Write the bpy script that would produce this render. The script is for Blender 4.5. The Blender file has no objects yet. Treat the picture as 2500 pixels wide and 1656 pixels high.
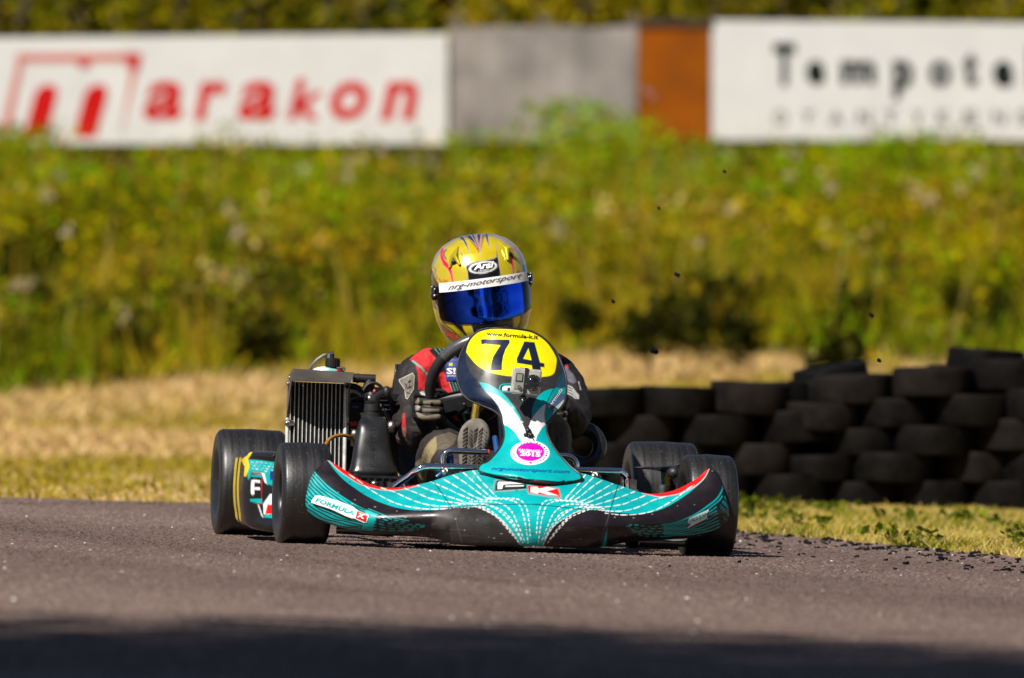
import bpy, bmesh, math, random
import numpy as np
from mathutils import Vector, Matrix, noise
from mathutils.bvhtree import BVHTree

random.seed(7)
rng = np.random.default_rng(7)
scene = bpy.context.scene
COL = scene.collection
R = math.radians

# ------------------------------------------------------------------ camera
CAM_H = 0.535                      # kneeling photographer, long telephoto
FPX = 31040.0                      # focal length in photo pixels (2500 wide)
cam_d = bpy.data.cameras.new('camera')
cam = bpy.data.objects.new('camera', cam_d)
COL.objects.link(cam)
cam.location = (0, 0, CAM_H)
cam.rotation_euler = (R(90), 0, 0)
cam_d.sensor_width = 36.0
cam_d.lens = FPX / 2500.0 * 36.0
cam_d.clip_start = 0.5
cam_d.clip_end = 3000
cam_d.dof.use_dof = True
cam_d.dof.focus_distance = 31.9
cam_d.dof.aperture_fstop = 7.0
cam_d.dof.aperture_blades = 9
scene.camera = cam

# ------------------------------------------------------------------ light
SUN_EL, SUN_AZ = R(46), R(36)      # azimuth measured from behind the camera towards its left
world = bpy.data.worlds.new('World')
scene.world = world
world.use_nodes = True
wn = world.node_tree.nodes
wl = world.node_tree.links
bg = wn['Background']
sky = wn.new('ShaderNodeTexSky')
sky.sky_type = 'NISHITA'
sky.sun_disc = False
sky.air_density = 0.7
sky.dust_density = 0.4
sky.sun_elevation = SUN_EL
sky.sun_rotation = R(180) + SUN_AZ
wl.new(sky.outputs[0], bg.inputs[0])
bg.inputs[1].default_value = 0.05
sd = bpy.data.lights.new('sun', 'SUN')
sun = bpy.data.objects.new('sun', sd)
COL.objects.link(sun)
sd.energy = 5.0
sd.angle = R(0.5)
sd.color = (1.0, 0.94, 0.855)
to_sun = Vector((-math.sin(SUN_AZ) * math.cos(SUN_EL), -math.cos(SUN_AZ) * math.cos(SUN_EL), math.sin(SUN_EL)))
sun.rotation_euler = to_sun.to_track_quat('Z', 'Y').to_euler()
sun.location = to_sun * 60
vs = scene.view_settings
vs.view_transform = 'Standard'
vs.look = 'None'
vs.gamma = 1.0
vs.exposure = 0.5
vs.use_curve_mapping = False
scene.cycles.max_bounces = 8
scene.cycles.transparent_max_bounces = 12

# ------------------------------------------------------------------ helpers
def lin(c):
    """sRGB 0..255 -> linear"""
    c = np.asarray(c, float) / 255.0
    return np.where(c <= 0.04045, c / 12.92, ((c + 0.055) / 1.055) ** 2.4)

def tag(o, label=None, cat=None, group=None, kind=None):
    if label: o['label'] = label
    if cat: o['category'] = cat
    if group: o['group'] = group
    if kind: o['kind'] = kind
    return o

def empty(name, mat=None, loc=None):
    o = bpy.data.objects.new(name, None)
    COL.objects.link(o)
    o.empty_display_size = 0.1
    if mat is not None: o.matrix_world = mat
    if loc is not None: o.location = loc
    return o

MATS = {}
def mat(name, col=(.5, .5, .5), rough=.5, metal=0., coat=0., attr=None, vary=.12, vscale=40., bump=0., bscale=200., spec=.5, trans=0., rvary=.15, emis=None):
    """Principled material with procedural colour / roughness variation; attr = colour attribute holding printed paint"""
    if name in MATS: return MATS[name]
    m = bpy.data.materials.new(name)
    m.use_nodes = True
    n = m.node_tree.nodes; l = m.node_tree.links
    b = n['Principled BSDF']
    tc = n.new('ShaderNodeTexCoord')
    nz = n.new('ShaderNodeTexNoise'); nz.inputs['Scale'].default_value = vscale; nz.inputs['Detail'].default_value = 6
    l.new(tc.outputs['Object'], nz.inputs['Vector'])
    mr = n.new('ShaderNodeMapRange')
    mr.inputs['From Min'].default_value = .3; mr.inputs['From Max'].default_value = .7
    mr.inputs['To Min'].default_value = 1 - vary; mr.inputs['To Max'].default_value = 1 + vary
    l.new(nz.outputs['Fac'], mr.inputs['Value'])
    mul = n.new('ShaderNodeVectorMath'); mul.operation = 'SCALE'
    if attr:
        at = n.new('ShaderNodeAttribute'); at.attribute_name = attr
        l.new(at.outputs['Color'], mul.inputs[0])
    else:
        mul.inputs[0].default_value = col[:3]
    l.new(mr.outputs['Result'], mul.inputs['Scale'])
    l.new(mul.outputs['Vector'], b.inputs['Base Color'])
    rr = n.new('ShaderNodeMapRange')
    rr.inputs['From Min'].default_value = .3; rr.inputs['From Max'].default_value = .7
    rr.inputs['To Min'].default_value = max(.02, rough - rvary * rough); rr.inputs['To Max'].default_value = min(1, rough + rvary * rough)
    l.new(nz.outputs['Fac'], rr.inputs['Value'])
    l.new(rr.outputs['Result'], b.inputs['Roughness'])
    b.inputs['Metallic'].default_value = metal
    b.inputs['Coat Weight'].default_value = coat
    b.inputs['Coat Roughness'].default_value = .08
    b.inputs['Specular IOR Level'].default_value = spec
    if trans: b.inputs['Transmission Weight'].default_value = trans
    if bump:
        bn = n.new('ShaderNodeTexNoise'); bn.inputs['Scale'].default_value = bscale; bn.inputs['Detail'].default_value = 5
        l.new(tc.outputs['Object'], bn.inputs['Vector'])
        bp = n.new('ShaderNodeBump'); bp.inputs['Strength'].default_value = bump; bp.inputs['Distance'].default_value = .004
        l.new(bn.outputs['Fac'], bp.inputs['Height'])
        l.new(bp.outputs['Normal'], b.inputs['Normal'])
    MATS[name] = m
    return m

def leafmat(name, transl=.3):
    m = bpy.data.materials.new(name); m.use_nodes = True
    n = m.node_tree.nodes; l = m.node_tree.links
    n.remove(n['Principled BSDF'])
    at = n.new('ShaderNodeAttribute'); at.attribute_name = 'paint'
    d = n.new('ShaderNodeBsdfDiffuse'); t = n.new('ShaderNodeBsdfTranslucent'); mx = n.new('ShaderNodeMixShader')
    mx.inputs[0].default_value = transl
    l.new(at.outputs['Color'], d.inputs['Color']); l.new(at.outputs['Color'], t.inputs['Color'])
    l.new(d.outputs[0], mx.inputs[1]); l.new(t.outputs[0], mx.inputs[2])
    l.new(mx.outputs[0], n['Material Output'].inputs['Surface'])
    return m

def set_paint(me, C):
    a = me.color_attributes.new('paint', 'FLOAT_COLOR', 'POINT')
    buf = np.ones((len(me.vertices), 4), np.float32)
    buf[:, :3] = C
    a.data.foreach_set('color', buf.ravel())

def np_mesh(name, V, F):
    """fast mesh from numpy arrays, F (n,3) or (n,4)"""
    me = bpy.data.meshes.new(name)
    V = np.asarray(V, np.float32); F = np.asarray(F, np.int32)
    k = F.shape[1]
    me.vertices.add(len(V)); me.vertices.foreach_set('co', V.ravel())
    me.loops.add(F.size); me.loops.foreach_set('vertex_index', F.ravel())
    me.polygons.add(len(F)); me.polygons.foreach_set('loop_start', np.arange(0, F.size, k, dtype=np.int32))
    me.update(calc_edges=True)
    return me

def link(name, me, material, parent=None, K=None, smooth=True):
    o = bpy.data.objects.new(name, me)
    COL.objects.link(o)
    if material is not None and len(me.materials) == 0: me.materials.append(material)
    if smooth: me.polygons.foreach_set('use_smooth', np.ones(len(me.polygons), bool))
    if parent is not None:
        o.parent = parent
        if K is not None:
            par_w = parent.matrix_world if parent.parent is None else K
            o.matrix_parent_inverse = (PW.get(parent.name, Matrix()).inverted()) @ K
    return o
PW = {}                            # world matrices of parents built so far

class MB:
    """collects shapes into one mesh"""
    def __init__(s): s.v = []; s.f = []
    def add(s, V, F):
        o = len(s.v); s.v += [tuple(p) for p in V]; s.f += [tuple(i + o for i in f) for f in F]; return s
    def box(s, c, size, rot=None):
        x, y, z = [q / 2 for q in size]
        V = [Vector(p) for p in ((-x,-y,-z),(x,-y,-z),(x,y,-z),(-x,y,-z),(-x,-y,z),(x,-y,z),(x,y,z),(-x,y,z))]
        if rot is not None: V = [rot @ p for p in V]
        return s.add([p + Vector(c) for p in V], [(3,2,1,0),(4,5,6,7),(0,1,5,4),(1,2,6,5),(2,3,7,6),(3,0,4,7)])
    def tube(s, path, r, n=10, caps=True):
        P = [Vector(p) for p in path]; k = len(P)
        rs = r if hasattr(r, '__len__') else [r] * k
        up = Vector((.13, .21, 1)).normalized(); V = []; F = []
        prev = None
        for i, p in enumerate(P):
            t = (P[min(i + 1, k - 1)] - P[max(i - 1, 0)])
            if t.length < 1e-9: t = Vector((0, 0, 1))
            t.normalize()
            a = (t.cross(up) if prev is None else prev - t * prev.dot(t))
            if a.length < 1e-6: a = t.cross(Vector((1, 0, 0)))
            a.normalize(); prev = a; b = t.cross(a)
            for j in range(n):
                th = 2 * math.pi * j / n
                V.append(p + (a * math.cos(th) + b * math.sin(th)) * rs[i])
        for i in range(k - 1):
            for j in range(n):
                F.append((i*n+j, i*n+(j+1)%n, (i+1)*n+(j+1)%n, (i+1)*n+j))
        if caps:
            F.append(tuple(range(n))[::-1]); F.append(tuple((k-1)*n + j for j in range(n)))
        F = [f[::-1] for f in F]
        return s.add(V, F)
    def cyl(s, p0, p1, r0, r1=None, n=20): return s.tube([p0, p1], [r0, r0 if r1 is None else r1], n)
    def lathe(s, prof, M, n=40, closed=False):
        """prof: list of (radius, axial); axis = local X of M"""
        V = []; F = []; k = len(prof)
        for r, a in prof:
            for j in range(n):
                th = 2 * math.pi * j / n
                V.append(M @ Vector((a, r * math.cos(th), r * math.sin(th))))
        rows = k if closed else k - 1
        for i in range(rows):
            for j in range(n):
                i2 = (i + 1) % k
                F.append((i*n+j, i*n+(j+1)%n, i2*n+(j+1)%n, i2*n+j))
        return s.add(V, F)
    def ball(s, c, rx, ry=None, rz=None, nu=16, nv=10):
        ry = ry or rx; rz = rz or rx; V = []; F = []; c = Vector(c)
        for i in range(nv + 1):
            ph = math.pi * i / nv
            for j in range(nu):
                th = 2 * math.pi * j / nu
                V.append(c + Vector((rx * math.sin(ph) * math.cos(th), ry * math.sin(ph) * math.sin(th), rz * math.cos(ph))))
        for i in range(nv):
            for j in range(nu):
                F.append((i*nu+j, (i+1)*nu+j, (i+1)*nu+(j+1)%nu, i*nu+(j+1)%nu))
        return s.add(V, F)
    def mesh(s, name):
        me = bpy.data.meshes.new(name); me.from_pydata([tuple(p) for p in s.v], [], s.f); me.update(); return me
    def build(s, name, material, parent=None, K=None, smooth=True, bevel=0., autosmooth=True):
        o = link(name, s.mesh(name), material, parent, K, smooth)
        if bevel:
            b = o.modifiers.new('bevel', 'BEVEL'); b.width = bevel; b.segments = 2; b.limit_method = 'ANGLE'; b.angle_limit = R(35)
            o.modifiers.new('wn', 'WEIGHTED_NORMAL')
        elif smooth and autosmooth:
            sharp_edges(o.data, 38)
        return o

def sharp_edges(me, deg):
    bm = bmesh.new(); bm.from_mesh(me)
    for e in bm.edges:
        if len(e.link_faces) == 2:
            e.smooth = e.calc_face_angle(0) < R(deg)
    bm.to_mesh(me); bm.free()

def cr(P, t):
    """Catmull-Rom through P (n,d) at t in 0..1 (array)"""
    P = np.asarray(P, float); n = len(P)
    x = np.clip(np.asarray(t, float), 0, 1) * (n - 1)
    i = np.minimum(x.astype(int), n - 2); f = (x - i)[:, None]
    g = lambda k: P[np.clip(k, 0, n - 1)]
    p1, p2 = g(i), g(i + 1)
    p0 = np.where((i == 0)[:, None], 2 * p1 - p2, g(i - 1)); p3 = np.where((i + 2 > n - 1)[:, None], 2 * p2 - p1, g(i + 2))
    return .5 * (2 * p1 + (p2 - p0) * f + (2*p0 - 5*p1 + 4*p2 - p3) * f**2 + (3*p1 - p0 - 3*p2 + p3) * f**3)

def smooth_path(pts, n=40, closed=False):
    P = np.asarray(pts, float)
    if closed:
        m = len(P); Q = np.vstack([P[-2:], P, P[:3]])
        t = np.linspace(2 / (len(Q) - 1), (2 + m) / (len(Q) - 1), n, endpoint=False)
        return cr(Q, t)
    return cr(P, np.linspace(0, 1, n))

class Paint:
    """evaluates printed graphics at the vertices of a panel, in elevation-drawing units"""
    def __init__(s, U, V, base):
        s.U = np.asarray(U, float).ravel(); s.V = np.asarray(V, float).ravel()
        s.C = np.tile(np.asarray(base, float), (len(s.U), 1))
    def _mix(s, idx, a, col):
        a = a[:, None]; s.C[idx] = s.C[idx] * (1 - a) + np.asarray(col, float) * a
    def _seg(s, idx, P, closed):
        x = s.U[idx]; y = s.V[idx]; d2 = np.full(len(x), 1e18); arc = np.zeros(len(x)); acc = 0.
        Q = np.vstack([P, P[:1]]) if closed else P
        ins = np.zeros(len(x), bool)
        for (x0, y0), (x1, y1) in zip(Q[:-1], Q[1:]):
            dx, dy = x1 - x0, y1 - y0; L2 = dx*dx + dy*dy
            if L2 < 1e-12: continue
            t = np.clip(((x - x0)*dx + (y - y0)*dy) / L2, 0, 1)
            e = (x - x0 - t*dx)**2 + (y - y0 - t*dy)**2
            m = e < d2; d2[m] = e[m]; L = math.sqrt(L2); arc[m] = acc + t[m]*L; acc += L
            if closed and dy != 0:
                c = ((y0 > y) != (y1 > y)) & (x < dx * (y - y0) / dy + x0); ins ^= c
        return np.sqrt(d2), arc, ins, acc
    def _box(s, P, pad):
        lo = P.min(0) - pad; hi = P.max(0) + pad
        return np.nonzero((s.U > lo[0]) & (s.U < hi[0]) & (s.V > lo[1]) & (s.V < hi[1]))[0]
    def poly(s, pts, col, aa=.9):
        P = np.asarray(pts, float); idx = s._box(P, 3)
        if not len(idx): return s
        d, _, ins, _ = s._seg(idx, P, True)
        s._mix(idx, np.clip(.5 + np.where(ins, d, -d) / (2 * aa), 0, 1), col); return s
    def line(s, pts, w, col, dash=None, aa=.9, fade=False, closed=False, seed=0):
        P = np.asarray(pts, float); idx = s._box(P, w + 3)
        if not len(idx): return s
        d, arc, _, L = s._seg(idx, np.vstack([P, P[:1]]) if closed else P, False)
        hw = np.full(len(d), w / 2)
        if fade: hw = hw * np.clip(1.15 - arc / L, 0, 1)
        a = 1.
        if dash:
            on, off = dash; ph = (arc + seed * 3.7) % (on + off)
            hw = hw * (.65 + .55 * np.sin(np.clip(ph / on, 0, 1) * math.pi)) * (1 + .25 * np.sin(arc * .11 + seed))
            a = np.clip((on - ph) / 1.5 + .5, 0, 1)
        s._mix(idx, np.clip(.5 + (hw - d) / (2 * aa), 0, 1) * a, col); return s
    def ell(s, c, rx, ry, col, aa=.9):
        r = np.hypot((s.U - c[0]) / rx, (s.V - c[1]) / ry); d = (1 - r) * min(rx, ry)
        a = np.clip(.5 + d / (2 * aa), 0, 1); idx = np.nonzero(a > 0)[0]; s._mix(idx, a[idx], col); return s

def text_geo(body, bold=0., shear=0., spacing=1., res=3):
    """filled glyph triangles of the built-in font: verts (n,2) normalised to height ~ cap, faces"""
    cu = bpy.data.curves.new('t', 'FONT'); cu.body = body; cu.offset = bold; cu.shear = shear; cu.space_character = spacing; cu.resolution_u = res
    o = bpy.data.objects.new('t', cu); COL.objects.link(o)
    dg = bpy.context.evaluated_depsgraph_get()
    me = bpy.data.meshes.new_from_object(o.evaluated_get(dg))
    bm = bmesh.new(); bm.from_mesh(me); bmesh.ops.triangulate(bm, faces=bm.faces[:])
    V = np.array([v.co[:2] for v in bm.verts]); F = [tuple(v.index for v in f.verts) for f in bm.faces]
    bm.free(); bpy.data.meshes.remove(me); bpy.data.objects.remove(o); bpy.data.curves.remove(cu)
    lo = V.min(0); hi = V.max(0)
    return V, F, lo, hi

# ================================================================== THE SETTING
def prof(y):
    return np.interp(y, [-50, 44, 52, 62, 75, 86, 98, 106, 140, 260, 900], [0, 0, .03, .14, .40, .95, 1.62, 1.75, 1.9, 3, 3])
def gz(x, y):
    x = np.asarray(x, float); y = np.asarray(y, float)
    w = np.clip((62 - y) / 18, 0, 1); w = w * w * (3 - 2 * w)
    return prof(y) - .0315 * np.clip(x, -7, 7) * w

def grid_mesh(name, xs, ys, dz=0., keep=None, rough=0.):
    X, Y = np.meshgrid(xs, ys); Z = gz(X, Y) + dz
    if rough: Z = Z + rng.normal(0, rough, Z.shape)
    V = np.stack([X, Y, Z], -1).reshape(-1, 3); nx, ny = len(xs), len(ys)
    i = np.arange(nx * ny).reshape(ny, nx)
    F = np.stack([i[:-1, :-1], i[:-1, 1:], i[1:, 1:], i[1:, :-1]], -1).reshape(-1, 4)
    return np_mesh(name, V, F)

def ground_mat():
    m = bpy.data.materials.new('dry_soil'); m.use_nodes = True
    n = m.node_tree.nodes; l = m.node_tree.links; b = n['Principled BSDF']; b.inputs['Roughness'].default_value = .95
    b.inputs['Specular IOR Level'].default_value = .1
    tc = n.new('ShaderNodeTexCoord')
    a = n.new('ShaderNodeTexNoise'); a.inputs['Scale'].default_value = .55; a.inputs['Detail'].default_value = 7; a.inputs['Roughness'].default_value = .62
    l.new(tc.outputs['Object'], a.inputs['Vector'])
    r = n.new('ShaderNodeValToRGB'); e = r.color_ramp.elements
    e[0].position = .36; e[0].color = (.20, .165, .012, 1); e[1].position = .66; e[1].color = (.54, .37, .18, 1)
    x = r.color_ramp.elements.new(.5); x.color = (.40, .28, .10, 1)
    l.new(a.outputs['Fac'], r.inputs['Fac'])
    c = n.new('ShaderNodeTexNoise'); c.inputs['Scale'].default_value = 9; c.inputs['Detail'].default_value = 5
    l.new(tc.outputs['Object'], c.inputs['Vector'])
    mr = n.new('ShaderNodeMapRange'); mr.inputs['From Min'].default_value = .3; mr.inputs['From Max'].default_value = .7; mr.inputs['To Min'].default_value = .6; mr.inputs['To Max'].default_value = 1.25
    l.new(c.outputs['Fac'], mr.inputs['Value'])
    s = n.new('ShaderNodeVectorMath'); s.operation = 'SCALE'
    l.new(r.outputs['Color'], s.inputs[0]); l.new(mr.outputs['Result'], s.inputs['Scale']); l.new(s.outputs['Vector'], b.inputs['Base Color'])
    return m

def asphalt_mat():
    m = bpy.data.materials.new('worn_asphalt'); m.use_nodes = True
    n = m.node_tree.nodes; l = m.node_tree.links; b = n['Principled BSDF']
    tc = n.new('ShaderNodeTexCoord')
    def nz(scale, det, mp=None):
        t = n.new('ShaderNodeTexNoise'); t.inputs['Scale'].default_value = scale; t.inputs['Detail'].default_value = det; t.inputs['Roughness'].default_value = .65
        if mp is None: l.new(tc.outputs['Object'], t.inputs['Vector'])
        else:
            k = n.new('ShaderNodeMapping'); k.inputs['Rotation'].default_value = mp[0]; k.inputs['Scale'].default_value = mp[1]
            l.new(tc.outputs['Object'], k.inputs['Vector']); l.new(k.outputs['Vector'], t.inputs['Vector'])
        return t
    stone = n.new('ShaderNodeTexVoronoi'); stone.inputs['Scale'].default_value = 150
    l.new(tc.outputs['Object'], stone.inputs['Vector'])
    r = n.new('ShaderNodeValToRGB'); e = r.color_ramp.elements
    e[0].position = 0; e[0].color = (.075, .053, .045, 1); e[1].position = 1; e[1].color = (.21, .148, .122, 1)
    sep = n.new('ShaderNodeSeparateColor'); l.new(stone.outputs['Color'], sep.inputs[0]); l.new(sep.outputs[0], r.inputs['Fac'])
    big = nz(.9, 6); mr = n.new('ShaderNodeMapRange')
    mr.inputs['From Min'].default_value = .3; mr.inputs['From Max'].default_value = .7; mr.inputs['To Min'].default_value = .78; mr.inputs['To Max'].default_value = 1.2
    l.new(big.outputs['Fac'], mr.inputs['Value'])
    # rubbered racing line: long streaks left by tyres
    st = nz(1.0, 4, ((0, 0, R(-24)), (.9, .035, 1))); ms = n.new('ShaderNodeMapRange')
    ms.inputs['From Min'].default_value = .47; ms.inputs['From Max'].default_value = .62; ms.inputs['To Min'].default_value = 1.0; ms.inputs['To Max'].default_value = .74
    l.new(st.outputs['Fac'], ms.inputs['Value'])
    mul = n.new('ShaderNodeMath'); mul.operation = 'MULTIPLY'; l.new(mr.outputs['Result'], mul.inputs[0]); l.new(ms.outputs['Result'], mul.inputs[1])
    s = n.new('ShaderNodeVectorMath'); s.operation = 'SCALE'
    l.new(r.outputs['Color'], s.inputs[0]); l.new(mul.outputs[0], s.inputs['Scale']); l.new(s.outputs['Vector'], b.inputs['Base Color'])
    rr = n.new('ShaderNodeMapRange'); rr.inputs['To Min'].default_value = .45; rr.inputs['To Max'].default_value = .9
    l.new(sep.outputs[1], rr.inputs['Value']); l.new(rr.outputs['Result'], b.inputs['Roughness'])
    b.inputs['Specular IOR Level'].default_value = .06
    bp = n.new('ShaderNodeBump'); bp.inputs['Strength'].default_value = .55; bp.inputs['Distance'].default_value = .003
    fine = nz(260, 3); ad = n.new('ShaderNodeMath'); ad.operation = 'ADD'
    l.new(stone.outputs['Distance'], ad.inputs[0]); l.new(fine.outputs['Fac'], ad.inputs[1])
    l.new(ad.outputs[0], bp.inputs['Height']); l.new(bp.outputs['Normal'], b.inputs['Normal'])
    return m

xs = np.unique(np.concatenate([np.linspace(-400, -12, 14), np.linspace(-12, 12, 61), np.linspace(12, 400, 14)]))
ys = np.unique(np.concatenate([np.linspace(-150, 10, 14), np.linspace(10, 110, 121), np.linspace(110, 900, 14)]))
tag(link('ground', grid_mesh('ground', xs, ys), ground_mat()), 'dry straw coloured ground rising to an overgrown bank behind the track', kind='structure')

# far edge of the asphalt, seen from above (x, y): the outside of the bend
EDGE = np.array([(-60, 33), (-20, 36), (-8, 38.2), (-1.55, 38.7), (-.9, 38.9), (.0, 38.2), (.65, 36.4), (1.34, 33.3), (2.2, 29.4), (3.6, 24), (5.5, 14), (8, -2), (11, -30), (14, -60)], float)
ED = cr(EDGE, np.linspace(0, 1, 260))
ED = ED + np.stack([.03 * np.sin(np.arange(260) * 1.7), .04 * np.sin(np.arange(260) * 2.3)], -1)
def edge_y(x): return np.interp(x, ED[:, 0], ED[:, 1])
rows = 90
V = []; NX = len(ED)
for k in range(rows):
    f = k / (rows - 1)
    yy = ED[:, 1] * (1 - f) + (-70) * f if False else None
    P = np.stack([ED[:, 0] * (1 - f) + (-60 + 40 * np.linspace(0, 1, NX)) * f, ED[:, 1] * (1 - f) + (-90.) * f], -1)
    V.append(np.stack([P[:, 0], P[:, 1], gz(P[:, 0], P[:, 1]) + .005], -1))
V = np.concatenate(V); i = np.arange(rows * NX).reshape(rows, NX)
F = np.stack([i[1:, :-1], i[1:, 1:], i[:-1, 1:], i[:-1, :-1]], -1).reshape(-1, 4)
tag(link('asphalt_track', np_mesh('asphalt_track', V, F), asphalt_mat()), 'worn grey brown asphalt of the kart track', kind='structure')

# ------------------------------------------------------------------ vegetation (nobody could count it)
def vnoise(x, y, s, seed=0.):
    return np.array([noise.noise((a * s + seed, b * s - seed, seed)) for a, b in zip(x, y)])

def blades(name, P, H, W, C, material, lean=.5, label=None, tip=True, bend=.0):
    """grass blades: one triangle each, standing at P"""
    n = len(P); th = rng.uniform(0, 2 * math.pi, n); ln = rng.normal(0, lean, (n, 2)) * H[:, None]
    d = np.stack([np.cos(th), np.sin(th), np.zeros(n)], -1) * (W / 2)[:, None]
    T = P + np.stack([ln[:, 0], ln[:, 1], H], -1)
    V = np.stack([P - d, P + d, T], 1).reshape(-1, 3)
    o = link(name, np_mesh(name, V, np.arange(3 * n).reshape(n, 3)), material, smooth=False)
    set_paint(o.data, np.repeat(C, 3, 0))
    return tag(o, label, kind='stuff')

def leaves(P, S, C, up=.4, nrm=None):
    n = len(P)
    N = rng.normal(0, 1, (n, 3)); N[:, 2] += up; N /= np.linalg.norm(N, axis=1)[:, None]
    A = np.cross(N, rng.normal(0, 1, (n, 3))); A /= np.linalg.norm(A, axis=1)[:, None]; B = np.cross(N, A)
    a = A * (S * .5)[:, None]; b = B * (S * .32)[:, None]
    return np.stack([P - a, P + b, P + a, P - b], 1).reshape(-1, 3), np.repeat(C, 4, 0)

LEAF = leafmat('leaf', .35)
GRASS = leafmat('grass_blade', .25)

def pick(pal, idx, jit=.18):
    C = np.array(pal)[idx]; return np.clip(C * rng.uniform(1 - jit, 1 + jit, (len(idx), 1)) * rng.uniform(.92, 1.08, (len(idx), 3)), 0, 1)

def weed_front(x): return np.interp(x, [-9, -3.2, -2.2, -1.3, -.3, .8, 1.8, 2.6, 9], [66, 67, 69, 73, 77.5, 77, 76, 73.5, 70])

# bank of weeds: many plants, each a sprawl of leaves on a stem
WEEDS = []
npl = 7000
px = np.concatenate([rng.uniform(-7.5, 7.5, 4600), rng.uniform(7.5, 14, 1200), rng.uniform(-14, -7.5, 1200)]); fy = weed_front(px); py = fy + 1.2 * np.sin(px * 2.7) + (98.6 - fy) * rng.uniform(0, 1, npl) ** .95 - np.where(rng.uniform(0, 1, npl) < .05, rng.uniform(0, 9, npl), 0)
big = vnoise(px, py * .35, .55, 3.1); med = vnoise(px, py * .6, 1.3, 8.7)
big2 = vnoise(px, py * .3, .9, 21.3); hh = .34 + .40 * (big + .2) + .25 * med + rng.uniform(-.08, .2, npl); hh = .72 * np.clip(hh, .10, .85) * np.clip((py - fy + .6) / 6, .22, 1)
dens = np.clip(.85 + 1.9 * med, .04, 1.8)
back = np.clip((py - 88) / 10, 0, 1)
pal = [(.022, .030, .003), (.15, .18, .004), (.31, .28, .003), (.48, .36, .004), (.36, .19, .010), (.60, .45, .14), (.19, .36, .004)]
Pv = []; Pc = []; Ps = []
for k in range(npl):
    n = int((58 if abs(px[k]) < 7.5 else 34) * dens[k]); h = hh[k] * (1 - .35 * back[k]) + max(0, py[k] - 94) / 4 * (.21 + .12 * math.exp(-((px[k] - .35) / 1.1) ** 2) + .12 * math.sin(px[k] * 3.1) * math.sin(px[k] * 1.3 + 1))
    z = h * rng.uniform(.05, 1, n) ** .75
    r = .31 * (1.15 - .8 * (z / h - .55) ** 2)
    a = rng.uniform(0, 2 * math.pi, n); q = np.sqrt(rng.uniform(0, 1, n))
    x = px[k] + r * q * np.cos(a); y = py[k] + 1.6 * r * q * np.sin(a)
    Pv.append(np.stack([x, y, gz(x, y) + z], -1)); Ps.append(rng.uniform(.03, .085, n) * (1 if abs(px[k]) < 7.5 else 1.4))
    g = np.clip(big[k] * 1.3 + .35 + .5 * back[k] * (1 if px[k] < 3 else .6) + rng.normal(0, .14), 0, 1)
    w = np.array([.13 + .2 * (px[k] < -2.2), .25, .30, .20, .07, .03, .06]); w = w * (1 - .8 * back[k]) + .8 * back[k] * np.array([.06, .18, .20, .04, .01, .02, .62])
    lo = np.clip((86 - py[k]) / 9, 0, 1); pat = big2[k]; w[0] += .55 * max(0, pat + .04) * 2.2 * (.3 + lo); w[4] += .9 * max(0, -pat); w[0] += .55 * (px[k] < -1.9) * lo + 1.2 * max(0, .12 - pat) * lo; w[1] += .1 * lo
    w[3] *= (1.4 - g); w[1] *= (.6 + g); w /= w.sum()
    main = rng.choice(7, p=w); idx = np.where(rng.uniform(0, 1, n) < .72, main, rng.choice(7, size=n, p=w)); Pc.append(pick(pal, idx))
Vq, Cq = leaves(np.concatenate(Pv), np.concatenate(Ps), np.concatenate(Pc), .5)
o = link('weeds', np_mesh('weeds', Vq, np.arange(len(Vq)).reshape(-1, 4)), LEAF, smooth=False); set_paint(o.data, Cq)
tag(o, 'tangled green and yellow weeds covering the bank below the billboards', kind='stuff')

# near-black leaves that paint in the shadowed gaps between the weeds
Pv = []; Ps = []
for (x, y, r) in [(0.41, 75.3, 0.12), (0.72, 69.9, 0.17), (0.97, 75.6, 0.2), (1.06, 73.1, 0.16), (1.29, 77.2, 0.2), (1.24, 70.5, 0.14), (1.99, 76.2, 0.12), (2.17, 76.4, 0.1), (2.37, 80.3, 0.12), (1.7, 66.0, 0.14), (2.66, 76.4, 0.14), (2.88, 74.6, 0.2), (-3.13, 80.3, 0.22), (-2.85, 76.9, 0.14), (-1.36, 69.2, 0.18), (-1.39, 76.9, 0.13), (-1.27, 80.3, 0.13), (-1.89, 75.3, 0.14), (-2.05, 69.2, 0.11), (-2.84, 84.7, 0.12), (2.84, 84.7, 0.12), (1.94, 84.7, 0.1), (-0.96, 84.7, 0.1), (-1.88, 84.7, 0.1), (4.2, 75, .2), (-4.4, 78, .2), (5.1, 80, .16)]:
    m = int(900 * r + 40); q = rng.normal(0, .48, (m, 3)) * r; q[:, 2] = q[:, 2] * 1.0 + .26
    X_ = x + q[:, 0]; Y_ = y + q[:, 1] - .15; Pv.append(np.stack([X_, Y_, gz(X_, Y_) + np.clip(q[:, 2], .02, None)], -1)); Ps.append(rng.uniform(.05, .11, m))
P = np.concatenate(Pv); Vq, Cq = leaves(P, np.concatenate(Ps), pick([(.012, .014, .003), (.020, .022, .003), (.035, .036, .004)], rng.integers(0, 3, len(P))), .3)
o = link('shadow_gap_leaves', np_mesh('shadow_gap_leaves', Vq, np.arange(len(Vq)).reshape(-1, 4)), leafmat('shadow_leaf', .05), smooth=False); set_paint(o.data, Cq)
tag(o, 'patches of near black leaves standing in for shadowed gaps between the yellow weeds', kind='stuff')

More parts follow.
